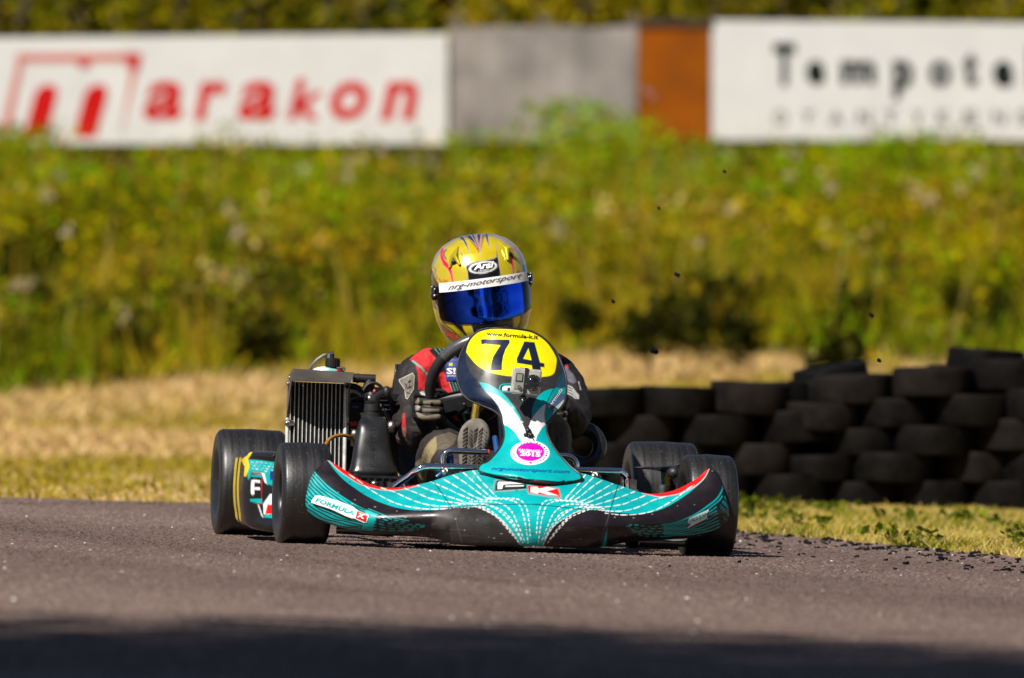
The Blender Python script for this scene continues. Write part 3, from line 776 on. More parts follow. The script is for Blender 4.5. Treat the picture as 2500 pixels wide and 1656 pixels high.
TEAL = np.array([.0, .36, .37]); BLACK = np.array([.007, .0065, .0075]); WHT = np.array([.78, .78, .77]); REDC = np.array([.72, .008, .004]); NAVY = np.array([.008, .014, .035])
PLUM = np.array([.0125, .0085, .011]); YEL = np.array([.88, .76, .0]); CARB = np.array([.03, .027, .025])
GLOSS = mat('printed_plastic', attr='paint', rough=.32, coat=.15, spec=.35, vary=.05, vscale=30, rvary=.4)
def lattice(ctrl, NU, NV):
    """ctrl[col][row] = (u, v, y) -> dense U, V, Y of shape (NV, NU)"""
    c = np.array(ctrl, float); tu = np.linspace(0, 1, NU); tv = np.linspace(0, 1, NV)
    A = np.stack([cr(c[:, r], tu) for r in range(c.shape[1])], 0)      # rows, NU, 3
    return np.stack([cr(A[:, k], tv) for k in range(NU)], 1)
def panel(name, G, material, paint=None, parent=None, thick=.005, flip=False):
    NV, NU = G.shape[:2]; P = front(G[..., 0], G[..., 1], G[..., 2]).reshape(-1, 3)
    i = np.arange(NU * NV).reshape(NV, NU)
    F = np.stack([i[1:, :-1], i[1:, 1:], i[:-1, 1:], i[:-1, :-1]], -1).reshape(-1, 4)
    if flip: F = F[:, ::-1]
    me = np_mesh(name, P, F)
    if paint is not None: set_paint(me, paint.C)
    o = kpart(link(name, me, material), parent)
    if thick:
        s = o.modifiers.new('thickness', 'SOLIDIFY'); s.thickness = thick; s.offset = -1
    BV[name] = BVHTree.FromPolygons([tuple(p) for p in P], [tuple(f) for f in F.tolist()])
    return o
BV = {}
def on_surface(bv, u, v, y0, y1, off=.0012):
    """point on a built surface seen at elevation (u, v)"""
    a = fp(u, v, y0); b = fp(u, v, y1); d = (b - a).normalized()
    h = bv.ray_cast(a, d, (b - a).length)
    if h[0] is None: return None
    return h[0] - d * off
def decal(name, bv, UV, F, material, parent, y0=-1., y1=1.4, off=.0012, yd=-.2):
    V = []; last = None
    for (u, v) in UV:
        p = on_surface(bv, u, v, y0, y1, off)
        V.append(p)
    good = [p for p in V if p is not None]
    if not good: return None
    F = [f for f in F if all(V[i] is not None for i in f)]
    V = [p if p is not None else good[0] for p in V]
    me = bpy.data.meshes.new(name); me.from_pydata([tuple(p) for p in V], [], [tuple(f) for f in F]); me.update()
    bm = bmesh.new(); bm.from_mesh(me)
    for f in bm.faces:
        if f.normal.y > 0: f.normal_flip()
    loose = [v for v in bm.verts if not v.link_faces]; bmesh.ops.delete(bm, geom=loose, context='VERTS')
    bm.to_mesh(me); bm.free()
    return kpart(link(name, me, material, smooth=False), parent)
def text_uv(body, o, rx, ry, bold=0., shear=0., spacing=1.):
    """o: lower left corner, rx: vector along the whole line, ry: vector up the height"""
    V, F, lo, hi = text_geo(body, bold, shear, spacing, 2); Q = (V - lo) / (hi - lo)
    o = np.array(o, float); rx = np.array(rx, float); ry = np.array(ry, float)
    return o + Q[:, :1] * rx + Q[:, 1:] * ry, F
def tess(P, step=4.):
    """triangulate a polygon finely enough to follow a curved panel"""
    bm = bmesh.new(); vs_ = [bm.verts.new((a, b, 0)) for a, b in P]; bm.faces.new(vs_)
    bmesh.ops.triangulate(bm, faces=bm.faces[:])
    for _ in range(4):
        long = [e for e in bm.edges if e.calc_length() > step]
        if not long: break
        bmesh.ops.subdivide_edges(bm, edges=long, cuts=1); bmesh.ops.triangulate(bm, faces=bm.faces[:])
    bm.verts.index_update(); UV = [(v.co.x, v.co.y) for v in bm.verts]; F = [tuple(v.index for v in f.verts) for f in bm.faces]; bm.free()
    return UV, F
def ink(name, col, rough=.35): return mat('ink_' + name, col, rough, vary=.04, coat=.2)
I_W = ink('white', WHT); I_K = ink('black', BLACK); I_N = ink('navy', NAVY); I_R = ink('red', REDC); I_T = ink('teal', TEAL); I_B = ink('blue', (.006, .06, .32)); I_Y = ink('yellow', YEL)

# ------------------------------------------------------------------ nose (front spoiler)
top = [(790,1128),(801,1124),(842,1148),(900,1181),(960,1191),(1040,1179),(1108,1158),(1170,1147),(1270,1144),(1380,1149),(1440,1161),(1508,1184),(1580,1205),(1640,1199),(1696,1172),(1731,1145),(1754,1156)]
bot = [(752,1251),(768,1263),(802,1276),(850,1291),(905,1304),(1000,1307),(1062,1312),(1125,1327),(1270,1329),(1330,1330),(1425,1334),(1468,1333),(1540,1321),(1620,1316),(1700,1309),(1754,1291),(1779,1266)]
yt = [(-.105,-.135,-.15,-.14),(-.115,-.16,-.18,-.16),(-.13,-.20,-.235,-.20),(-.15,-.25,-.29,-.25),(-.16,-.28,-.325,-.28),(-.16,-.30,-.355,-.31),(-.16,-.31,-.375,-.345),(-.16,-.315,-.385,-.38),(-.16,-.315,-.39,-.39)]
yt = yt + yt[:8][::-1]
ctrl = []
for i, ((a, b), (c, d), ys_) in enumerate(zip(top, bot, yt)):
    col = []
    for t, k in ((0, 0), (.33, 1), (.66, 2), (1, 3)): col.append([a + (c - a) * t, b + (d - b) * t, ys_[k]])
    if i == 0: col[1][:2] = [763, 1160]; col[2][:2] = [746, 1218]
    if i == 1: col[1][:2] = [784, 1170]; col[2][:2] = [766, 1222]
    if i == 16: col[1][:2] = [1766, 1192]; col[2][:2] = [1778, 1238]
    if i == 15: col[1][:2] = [1744, 1195]; col[2][:2] = [1756, 1248]
    col.append([c + (6 if i < 2 else -6 if i > 14 else 0), d + (1 if i in (0, 1, 15, 16) else -3), ys_[3] + .05])
    ctrl.append(col)
# close the two ends round towards the tyre
e0 = [[p[0] + 9, p[1] + 2, p[2] + .035] for p in ctrl[0]]; e1 = [[p[0] - 9, p[1] + 2, p[2] + .035] for p in ctrl[-1]]
ctrl = [e0] + ctrl + [e1]
G = lattice(ctrl, 1050, 230); SHELL = lattice([[(q[0], q[1], q[2] + .006) for q in c_] for c_ in ctrl], 130, 44)
p = Paint(G[..., 0], G[..., 1], TEAL)
# red inner edge with its pale outline
pink = lin((210, 170, 170))
lred = z3([(320,168),(420,270),(520,340),(620,400),(740,440),(860,462),(960,462),(1060,450),(1190,417)]); lred = [tuple(q) for q in smooth_path(lred, 40)]
p.poly(lred + z3([(1180,380),(1000,420),(860,420),(740,395),(600,335),(480,255),(400,190),(320,140)]), REDC); p.line(lred, 1.6, pink)
rred = z4([(1905,565),(1850,660),(1760,740),(1640,800),(1520,830),(1420,840),(1340,826),(1255,808)]); rred = [tuple(q) for q in smooth_path(rred, 40)]
p.poly(rred + z4([(1300,780),(1450,780),(1600,740),(1740,650),(1860,550)]), REDC); p.line(rred, 1.6, pink)
# black carbon bands
lb_up = [tuple(q) for q in smooth_path(z3([(316,180),(400,290),(480,370),(560,430),(680,510),(800,570),(950,622),(1100,650),(1250,655),(1400,648),(1520,632)]), 60)]
lb_lo = [tuple(q) for q in smooth_path(z3([(180,262),(215,312),(300,400),(400,480),(520,560),(640,628),(800,692),(940,742),(1100,772),(1280,782),(1420,800)]), 60)]
l_bot = [tuple(q) for q in smooth_path(z3([(60,640),(130,705),(250,770),(400,812),(600,840),(800,860),(1000,866),(1200,852),(1380,800)]), 60)]
p.poly(lb_up + z3([(1520,1100),(900,1100),(0,800)]) + [(735,1140), (790, 1105)], PLUM)
mid_ = smooth_path(lb_lo, 60)[:36]; midb = smooth_path(l_bot, 60)[:36]; p.poly([tuple(q) for q in mid_] + [tuple(q) for q in midb[::-1]], TEAL)
def between(A, B, f, n=60):
    a = smooth_path(A, n); b = smooth_path(B, n); return a * (1 - f) + b * f
for k, f in enumerate(np.linspace(.06, .95, 11)):
    L = between(lb_lo, l_bot, f); L[:, 1] += 1.1 * np.sin(np.arange(60) * .55 + k * 2)
    p.line(L[:32], 2.9, BLACK)
for k in range(12):
    L = between(lb_lo, l_bot, .02 + .085 * k); L[:, 1] += .35 * np.sin(np.arange(60) * .6 + k * 2.6); k % 2 == 0 and p.line(L[32 + (k * 5) % 4:52 + (k * 7) % 8 - (5 if k < 3 else 0)], 2.0, TEAL, dash=(12 + (k * 5) % 9, 5 + k % 3), seed=k * 1.9 + .3)
    L = between(lb_lo, l_bot, -.10 + .05 * k); q = random.randint(16, 44); p.line(L[q:q + random.randint(4, 9)] + np.array([0, -1.5]), 1.6, TEAL if k < 5 else PLUM)
p.poly([(1031, 1290), (1070, 1262), (1100, 1236), (1100, 1345), (1000, 1330), (1000, 1300)], PLUM)
rb_up = [tuple(q) for q in smooth_path(z4([(1903,575),(1860,660),(1780,740),(1680,820),(1560,900),(1440,960),(1320,995),(1180,1005),(1040,995),(930,985)]), 60)]
rb_lo = [tuple(q) for q in smooth_path(z4([(2036,690),(2026,770),(1980,850),(1900,920),(1800,988),(1700,1045),(1560,1090),(1400,1122),(1280,1124),(1130,1112),(1060,1120)]), 60)]
r_bot = [tuple(q) for q in smooth_path(z4([(2120,960),(2090,1090),(1950,1160),(1800,1196),(1600,1216),(1400,1226),(1250,1212),(1080,1135)]), 60)]
p.poly(rb_up + z4([(900,1400),(2300,1400),(2300,560),(1950,520)]), PLUM)
for k, f in enumerate(np.linspace(.0, .97, 9)):
    L = between(rb_lo, r_bot, f); L[:, 1] += .8 * np.sin(np.arange(60) * .6 + k * 2)
    w = 3.2 if k < 3 else 2.7
    p.line(L[8 if k < 2 else 14:40], w, TEAL); k % 2 == 0 and p.line(L[39:54 + (k * 5) % 6], 2.0, TEAL, dash=(11 + (k * 5) % 8, 5 + k % 3), seed=k * 2.3 + .7)
L = between(rb_lo, r_bot, .0); p.line(L[:30], 3.6, TEAL)
for k in range(7): L = between(rb_lo, r_bot, .3 + .1 * k); p.line(L[4:12], 2.2, TEAL * .8, dash=(8, 5), seed=k)
# carbon cheeks either side of the teal tongue
lt = [tuple(q) for q in smooth_path(z3([(1520,634),(1700,622),(1800,632),(1900,690),(2000,760),(2080,850),(2140,940),(2180,1000)]), 50)]
rt = [tuple(q) for q in smooth_path(z4([(300,1310),(350,1200),(420,1110),(520,1040),(620,990),(720,966),(830,966),(945,988)]), 50)]
p.poly(lt + z3([(1500,1000),(1490,760)]), CARB); p.poly(rt + z4([(930,1100),(860,1330),(300,1340)]), PLUM * 1.5)
# fine ribs of the carbon weave
for k in range(24):
    yv = 1242 + k * 3.7
    p.line([(1100, yv), (1192 + k * 3.2, yv + 1)], .9, CARB * .45); p.line([(1322 + (23 - k) * 4, yv), (1476, yv + 2)], .9, PLUM * .5)
# flow lines: dashes running in from the wings and down the tongue
LN = [[(520,310),(640,390),(700,440),(850,530),(980,590),(1150,630),(1330,645),(1500,638)],[(830,440),(960,480),(1100,545),(1250,595),(1400,615),(1560,610)],[(1060,445),(1200,500),(1300,540),(1450,570),(1610,590)],
 [(1180,415),(1350,480),(1500,530),(1640,575)],[(1300,378),(1450,440),(1600,510),(1730,562)],[(1420,350),(1560,430),(1700,510),(1790,548)],[(1520,315),(1640,390),(1760,480),(1840,535)],[(1620,290),(1720,380),(1820,470),(1900,538)],[(1715,275),(1800,380),(1880,460),(1940,525)]]
TN = [[(1570,602),(1700,592),(1850,640),(1960,720),(2060,830),(2150,960)],[(1620,585),(1850,602),(1990,680),(2090,790),(2170,920),(2195,970)],[(1680,570),(1950,580),(2080,660),(2150,800),(2215,960)],[(1760,556),(2020,547),(2150,592),(2200,700),(2230,850),(2245,970)],[(1850,540),(2100,542),(2190,572),(2235,650),(2255,760),(2265,900)],
 [(1700,600),(1900,690),(2010,790),(2100,900)],[(1800,585),(2000,660),(2110,790),(2180,930)]]
def mirror(P, s=.87): return [(1302 + s * (1302 - a), b + .03 * ((1302 + s * (1302 - a)) - a)) for a, b in P]
for k, L in enumerate(LN):
    Q = [tuple(q) for q in smooth_path(z3(L), 40)]; p.line(Q, 1.9, WHT, dash=(19, 3.2), seed=k); p.line(mirror(Q), 1.9, WHT, dash=(19, 3.2), seed=k + 5)
for k, L in enumerate(TN):
    Q = [tuple(q) for q in smooth_path(z3(L), 40)]; p.line(Q, 2.1, WHT, dash=(8.5, 3.6), seed=k * 1.7); p.line(mirror(Q, .95), 2.1, WHT, dash=(8.5, 3.6), seed=k * 1.7 + 3)
# tongue edge, panel gaps
p.line(lt, 1.6, WHT * .8, dash=(7, 2)); p.line(rt, 1.6, WHT * .8, dash=(7, 2))
gap = BLACK * .7
p.line(z3([(1330,368),(1400,470),(1520,640),(1545,720),(1575,850),(1610,980)]), 2.0, gap); p.line(z4([(1022,726),(940,990),(900,1120),(850,1320)]), 2.2, gap)
p.line(z3([(1545,720),(1575,850),(1612,980)]), .9, CARB * 4); p.line(z4([(936,1010),(900,1125),(850,1310)]), .9, CARB * 4)
p.line([tuple(q) for q in smooth_path(z3([(1515,640),(1700,612),(2000,600),(2367,597)]) + z4([(200,915),(400,930),(560,950),(720,966)]), 60)], 1.7, gap)
# centre emblem: black block with a white F, red block with a white K
def emblem(p, F, K, s=1.):
    pass
grey = lin((165, 160, 160))
FK = lambda P: z5(P)
p.poly(FK([(958,1392),(975,1386),(1256,1393),(1260,1416),(1420,1432),(1548,1462),(1574,1545),(1556,1562),(1270,1518),(1250,1478),(960,1500),(944,1482)]), grey * .8)
p.poly(FK([(966,1398),(1250,1402),(1254,1420),(1415,1440),(1540,1468),(1564,1545),(1552,1552),(1275,1508),(1252,1470),(962,1490),(952,1478)]), TEAL)
p.poly(FK([(985,1394),(1245,1402),(1252,1468),(965,1488),(970,1440)]), BLACK); p.poly(FK([(1262,1440),(1400,1440),(1540,1472),(1562,1545),(1275,1506)]), REDC)
p.poly(FK([(1000,1404),(1238,1408),(1236,1424),(1100,1428),(1040,1432),(1030,1470),(990,1474),(988,1420)]), WHT); p.poly(FK([(1060,1440),(1230,1436),(1228,1448),(1060,1453)]), WHT * .85)
p.poly(FK([(1290,1452),(1350,1450),(1365,1470),(1440,1452),(1520,1472),(1430,1492),(1545,1532),(1440,1524),(1370,1500),(1350,1515),(1290,1500)]), WHT)
rs = np.random.default_rng(3)
for k in range(260):   # stone chips, rubber flecks and scuffs of racing use
    u_, v_ = rs.uniform(750, 1775), rs.uniform(1150, 1330); r_ = rs.uniform(.35, 1.15)
    p.ell((u_, v_), r_ * rs.uniform(1, 2.6), r_, [BLACK, PLUM, WHT * .45, CARB][rs.integers(0, 4)])
for k in range(46):
    u_, v_ = rs.uniform(1085, 1470), rs.uniform(1285, 1326); p.line([(u_, v_), (u_ + rs.uniform(6, 34), v_ + rs.uniform(-1.5, 1.5))], rs.uniform(.5, 1.1), CARB * rs.uniform(1.2, 3.2))
p.poly([(1062,1256),(1090,1246),(1122,1240),(1118,1252),(1100,1270),(1080,1290),(1056,1284)], CARB * 2.2, aa=9)
NOSEP = mat('nose_plastic', attr='paint', rough=.38, coat=.15, spec=.35, vary=.07, vscale=25, rvary=.45, bump=.05, bscale=900)
nose = panel('front_spoiler', G, NOSEP, p, thick=0)
panel('inner_shell', SHELL, mat('moulded_black', (.015, .015, .015), .5), None, nose, 0, True)
bv = BV['front_spoiler']
# word marks near both ends
def plate(P, m, off, name='word_mark'): UV, F = tess(P, 6.); return decal(name, bv, UV, F, m, nose, off=off)
plate(z3([(195,515),(240,512),(420,565),(560,620),(600,655),(620,672),(690,690),(712,705),(690,775),(660,778),(575,735),(540,732),(480,708),(400,668),(330,640),(155,582),(160,560),(185,555)]), I_W, .0012)
UV, F = text_uv('FORMULA', z3([(192,572)])[0], np.array(z3([(560,703)])[0]) - np.array(z3([(192,572)])[0]), (3.5, -10.5), .035, .2, 1.02); decal('lettering', bv, UV, F, I_T, nose, off=.0022)
plate(z3([(600,662),(700,692),(682,768),(585,730)]), I_R, .002); UV, F = text_uv('K', z3([(600,722)])[0], (19, 5.5), (2.5, -12), .04, .2); decal('lettering', bv, UV, F, I_W, nose, off=.003)
plate(z3([(170,590),(340,645),(480,712),(540,738),(535,746),(470,725),(340,665),(180,606)]), I_K, .002)
plate(z4([(1690,1085),(1705,1050),(1830,990),(1895,962),(1895,978),(1870,1010),(1885,1060),(1820,1090),(1700,1150),(1690,1135),(1720,1110)]), I_W, .0012)
UV, F = text_uv('FORM', z4([(1716,1100)])[0], (37, -16), (2, -12), .02, .1); decal('lettering', bv, UV, F, I_T, nose, off=.0022)
plate(z4([(1700,1142),(1820,1082),(1880,1052),(1880,1062),(1820,1096),(1706,1152)]), I_K, .002)

# ------------------------------------------------------------------ front panel with the number
rowsN = [  # v (detail drawing), left u, right u, depth at middle
 (8, 905, 1120, .085), (30, 822, 1270, .078), (60, 782, 1345, .07), (120, 722, 1432, .06), (230, 660, 1525, .04), (330, 630, 1572, .02), (450, 620, 1610, 0), (560, 650, 1614, -.02), (640, 705, 1606, -.035), (690, 800, 1592, -.045),
 (740, 925, 1556, -.055), (800, 1008, 1500, -.07), (880, 1036, 1440, -.09), (950, 1048, 1436, -.11), (1020, 1044, 1462, -.13), (1090, 1015, 1500, -.155), (1160, 962, 1552, -.185), (1220, 900, 1608, -.215), (1270, 845, 1662, -.238), (1310, 815, 1715, -.255), (1345, 840, 1752, -.268), (1385, 1000, 1735, -.278), (1398, 1180, 1600, -.28)]
ss = np.linspace(-1, 1, 9); ctrl = []
for s in ss:
    col = []
    for (vv, a, b, y) in rowsN:
        w = (b - a) / 2 * .2678; mid = (a + b) / 2; bul = min(.07, .00052 * w)
        uu = mid + s * (b - a) / 2
        dv = 0
        if vv > 1250: dv = (1 - s * s) * 0 + s * 18 + (-10 if abs(s) > .8 else 6)
        q = z5([(uu, vv + dv)])[0]
        col.append((q[0], q[1], y - .0 + bul * (abs(s) ** 2.2)))
    ctrl.append(col)
G = lattice(ctrl, 300, 430); SHELL = lattice([[(q[0], q[1], q[2] + .006) for q in c_] for c_ in ctrl], 60, 80)
GREYB = lin((60, 59, 60)) * .75
p = Paint(G[..., 0], G[..., 1], GREYB)
for k in range(70):   # fine weave of dots on the grey print
    p.line([z5([(640, 200 + k * 10)])[0], z5([(1600, 200 + k * 10)])[0]], .8, GREYB * .75, dash=(1.6, 1.6))
sm = lambda P, n=60: [tuple(q) for q in smooth_path(P, n)]
p.poly(z5([(560,-40)] ) + sm(z5([(800,-10),(740,95),(706,190),(700,270),(716,360),(765,440),(830,512),(900,595),(960,690),(1010,790),(1040,890),(1052,990)])) + z5([(900,1000),(560,700)]), NAVY)
yel = smooth_path(z5([(780,64),(850,28),(930,14),(1040,12),(1170,20),(1290,40),(1370,76),(1440,135),(1490,205),(1522,265),(1530,300),(1518,385),(1498,425),(1450,446),(1330,456),(1210,452),(1090,444),(970,424),(860,386),(790,335),(745,285),(712,240),(703,215),(725,140)]), 120, True)
p.poly([tuple(q) for q in yel], YEL); p.line([tuple(q) for q in yel], 1.2, BLACK, closed=True)
teal_body = sm(z5([(1000,1040),(1044,880),(1080,895),(1150,955),(1205,1030)]), 30) + sm(z5([(1330,1030),(1360,960),(1400,905),(1430,870),(1460,980)]), 30) + z5([(1520,1040),(1700,1200),(1850,1450),(700,1450),(760,1260),(960,1120)])
p.poly(teal_body, TEAL)
p.poly(sm(z5([(820,498),(880,508),(960,545),(1040,600),(1110,680),(1170,770),(1215,850)]), 40) + sm(z5([(1180,820),(1110,730),(1040,660),(960,608),(888,588),(850,545)]), 40), TEAL)
p.poly(sm(z5([(885,586),(960,606),(1040,660),(1110,730),(1180,820),(1225,900),(1250,960)]), 40) + sm(z5([(1280,1010),(1260,1035),(1200,1030),(1150,958),(1085,900),(1044,880),(1032,800),(990,710),(935,635)]), 40), WHT)
p.poly(sm(z5([(1300,820),(1305,740),(1340,650),(1400,590),(1470,562),(1560,550),(1640,540)]), 40) + z5([(1640,700),(1500,640),(1440,680),(1400,730),(1340,770)]), TEAL)
p.poly(sm(z5([(1260,965),(1285,870),(1310,815),(1350,765),(1400,715),(1440,690)]), 40) + sm(z5([(1430,760),(1424,830),(1432,868),(1390,920),(1350,985),(1330,1035),(1255,1030)]), 40), WHT)
# side flank on the right
fl = lin((60, 120, 150)) * .6
p.poly(z5([(1595,300),(1575,420),(1500,560),(1440,680),(1422,790),(1436,920),(1560,900),(1700,600),(1700,300)]), TEAL * .8)
p.poly(z5([(1510,610),(1610,600),(1640,740),(1500,800),(1440,700)]), np.array([.06, .10, .19])); p.poly(z5([(1500,740),(1600,650),(1600,690),(1490,800)]), np.array([.45, .55, .45]))
p.poly(z5([(1530,300),(1700,250),(1700,540),(1560,552),(1510,545),(1580,420)]), np.array([.02, .06, .10]))
p.line(sm(z5([(1535,290),(1575,420),(1500,560),(1438,690),(1420,800),(1440,935)]), 40), 1.8, BLACK)
p.line(sm(z5([(850,500),(1000,480),(1150,488),(1290,500),(1430,530),(1520,548)]), 40), 1.0, BLACK)
# small emblem half hidden by the camera
p.poly(z5([(1000,560),(1010,525),(1040,512),(1130,508),(1130,592),(1010,586)]), TEAL); p.poly(z5([(1010,560),(1020,530),(1045,520),(1130,516),(1130,582),(1018,578)]), BLACK); p.poly(z5([(1030,572),(1032,545),(1050,532),(1130,530),(1130,545),(1080,548),(1075,574)]), WHT)
# the number
p.poly(z5([(836,112),(850,106),(1098,110),(1100,140),(1062,200),(1040,262),(1030,330),(1028,390),(925,392),(930,330),(950,262),(985,205),(1015,162),(870,148),(842,158)]), NAVY)
p.poly(z5([(1232,126),(1326,134),(1376,318),(1414,326),(1418,362),(1380,360),(1392,415),(1310,402),(1300,345),(1166,325),(1162,285)]), NAVY)
p.poly(z5([(1270,190),(1224,284),(1298,298)]), YEL)
# round year sticker and dirt
p.ell(z5([(1285,1142)])[0], 47.5, 29.5, WHT); p.ell(z5([(1287,1133)])[0], 34.5, 22.5, lin((196, 10, 168))); p.ell(z5([(1290,1232)])[0], 4, 2.4, lin((196, 10, 168)))
p.ell(z5([(1195,862)])[0], 7, 2.5, WHT * .75); p.ell(z5([(1300,900)])[0], 8, 2.5, WHT * .72)
# dark rim
rim = [G[:, 0, :2], G[:, -1, :2]]
p.line([tuple(q) for q in G[:, 0, :2][::6]], 4, BLACK); p.line([tuple(q) for q in G[:, -1, :2][::6]], 4, BLACK); p.line([tuple(q) for q in G[-1, :, :2][::6]], 8, BLACK)
fpan = panel('front_panel', G, GLOSS, p, thick=0)
panel('inner_shell', SHELL, mat('moulded_black', (.015, .015, .015), .5), None, fpan, 0, True)
for e_ in (0, -1):
    m = MB(); m.tube([Vector(q) for q in front(G[::8, e_, 0], G[::8, e_, 1], G[::8, e_, 2] + .003)], .0034, 8); kb(m, 'edge_trim', mat('moulded_black', (.015,) * 3), fpan)
m = MB(); m.tube([Vector(q) for q in front(G[-1, ::8, 0], G[-1, ::8, 1], G[-1, ::8, 2] + .003)], .0042, 8); kb(m, 'edge_trim', mat('moulded_black', (.015,) * 3), fpan)
m = MB(); m.tube([Vector(q) for q in front(G[0, ::8, 0], G[0, ::8, 1], G[0, ::8, 2] + .003)], .0030, 8); kb(m, 'edge_trim', mat('moulded_black', (.015,) * 3), fpan)
bv = BV['front_panel']
def ptext(body, o, rx, ry, m, bold=.0, shear=0., off=.0012, spacing=1.):
    UV, F = text_uv(body, o, rx, ry, bold, shear, spacing); return decal('lettering', bv, UV, F, m, fpan, off=off)
a = np.array(z5([(885,72)])[0]); b = np.array(z5([(1358,108)])[0])
ptext('www.formula-k.it', a, b - a, (.6, -10.2), I_K, .03, 0, .001)
ptext('2015', z5([(1192,1168)])[0], (50.5, 3.4), (0, -11.5), I_W, .05); ptext('KAUSIMAKSU', z5([(1182,1126)])[0], (56, 3.6), (0, -6), I_W, .03)
ptext('nrg-motorsport.com', z5([(925,1306)])[0], (192, 8.5), (3, -9.5), I_B, .02, .3); 
def ring(body, a0, a1, m):
    c = np.array(z5([(1286,1141)])[0])
    for k, ch in enumerate(body):
        if ch == ' ': continue
        t = R(a0 + (a1 - a0) * k / (len(body) - 1)); o = c + np.array([40.5 * math.cos(t), -25.2 * math.sin(t)]); rad = np.array([math.cos(t), -math.sin(t) * .8]); tn = np.array([math.sin(t), math.cos(t) * .8])
        ptext(ch, o - tn * 1.7 - rad * 1.8, tn * 3.6, rad * 4.2, I_K, .02)
ring('KOUVOLAN FK RATAMAKSU', 170, -62, I_K); ring('KOTKAN', 232, 188, I_K)
ptext('formula', z5([(1462,742)])[0], (33, -46), (-5, -8), I_W, .0)

# ------------------------------------------------------------------ wheels
RUB = mat('slick_rubber', (.0075, .0067, .0062), .5, vary=.25, vscale=30, bump=.12, bscale=130, spec=.8)
# faint wear bands round the tread
def tyre_mat():
    m = RUB; n = m.node_tree.nodes; l = m.node_tree.links; b = n['Principled BSDF']
    tc = n.new('ShaderNodeTexCoord'); mp = n.new('ShaderNodeMapping'); mp.inputs['Scale'].default_value = (140, 2.5, 2.5); t = n.new('ShaderNodeTexNoise'); t.inputs['Scale'].default_value = 1.; t.inputs['Detail'].default_value = 3
    l.new(tc.outputs['Object'], mp.inputs['Vector']); l.new(mp.outputs['Vector'], t.inputs['Vector'])
    mr = n.new('ShaderNodeMapRange'); mr.inputs['From Min'].default_value = .35; mr.inputs['From Max'].default_value = .65; mr.inputs['To Min'].default_value = .36; mr.inputs['To Max'].default_value = .52
    l.new(t.outputs['Fac'], mr.inputs['Value']); l.new(mr.outputs['Result'], b.inputs['Roughness'])
tyre_mat()
def tyre_grain():
    n = RUB.node_tree.nodes; l = RUB.node_tree.links; b = n['Principled BSDF']
    tc = n.new('ShaderNodeTexCoord'); vo = n.new('ShaderNodeTexVoronoi'); vo.inputs['Scale'].default_value = 320
    l.new(tc.outputs['Object'], vo.inputs['Vector']); r = n.new('ShaderNodeMapRange'); r.inputs['From Min'].default_value = .965; r.inputs['From Max'].default_value = 1.; r.inputs['To Min'].default_value = 0; r.inputs['To Max'].default_value = .4
    sp = n.new('ShaderNodeSeparateColor'); l.new(vo.outputs['Color'], sp.inputs[0]); l.new(sp.outputs[0], r.inputs['Value'])
    mx = n.new('ShaderNodeMix'); mx.data_type = 'RGBA'; old = b.inputs['Base Color'].links[0].from_socket
    l.new(r.outputs['Result'], mx.inputs[0]); l.new(old, mx.inputs[6]); mx.inputs[7].default_value = (.11, .098, .085, 1); l.new(mx.outputs[2], b.inputs['Base Color'])
tyre_grain()
RIM = mat('rim_alloy', (.05, .05, .055), .35, 1., vary=.2); HUB = mat('hub_alloy', (.45, .44, .42), .35, 1., vary=.2)
DARKM = mat('black_metal', (.015, .015, .017), .4, .3, vary=.25); STEEL = mat('grey_steel', (.38, .36, .33), .38, 1., vary=.2)
CHROME = mat('chrome_bar', (.78, .79, .82), .07, 1., vary=.06); BLKP = mat('black_plastic', (.013, .013, .014), .38, vary=.3, vscale=20, rvary=.4, bump=.05, bscale=60)
def wheel(c, Ro, w, rz, inner):
    M = Matrix.Translation(c) @ Matrix.Rotation(rz, 4, 'Z')
    p = tyre_prof(Ro, w, .064); m = MB(); m.lathe(p, Matrix(), 72)
    m.lathe([(.064, p[-1][1]), (.058, 0), (.064, p[0][1])], Matrix(), 72)
    t = kb(m, 'tyre', RUB); t.matrix_local = M
    m = MB(); h = w / 2 * .86
    for s in (-1, 1):
        m.lathe([(.066, s * h), (.062, s * (h - .006)), (.058, s * (h - .02)), (.050, s * (h - .028)), (.032, s * (h - .034)), (.030, s * .012), (.0, s * .012)], Matrix(), 40)
    r = m.build('rim', RIM); r.parent = t
    m = MB()
    for k in range(3):
        a = k * 2.094; m.cyl((-h + .02, .026 * math.cos(a), .026 * math.sin(a)), (-h + .045, .026 * math.cos(a), .026 * math.sin(a)), .006, n=8)
    m.cyl((-h + .012, 0, 0), (h - .012, 0, 0), .016, n=18)
    o = m.build('hub', HUB); o.parent = t
    return t
# centres: measured tyre middles
fl_ = fp(738, 1208, 0.0); fr_ = fp(1725, 1234, 0.0); rl_ = fp(609, 1184, 1.05)
FW, RW = .1285, .139
fl_.z = FW; fr_.z = FW; rl_.z = RW
rr_ = Vector((fp(1612, 1210, 1.05).x, 1.05, RW))
wheel(fl_, FW, .122, R(1.0), 1); wheel(fr_, FW, .122, R(1.5), -1); wheel(rl_, RW, .172, 0, 1); wheel(rr_, RW, .172, 0, -1)

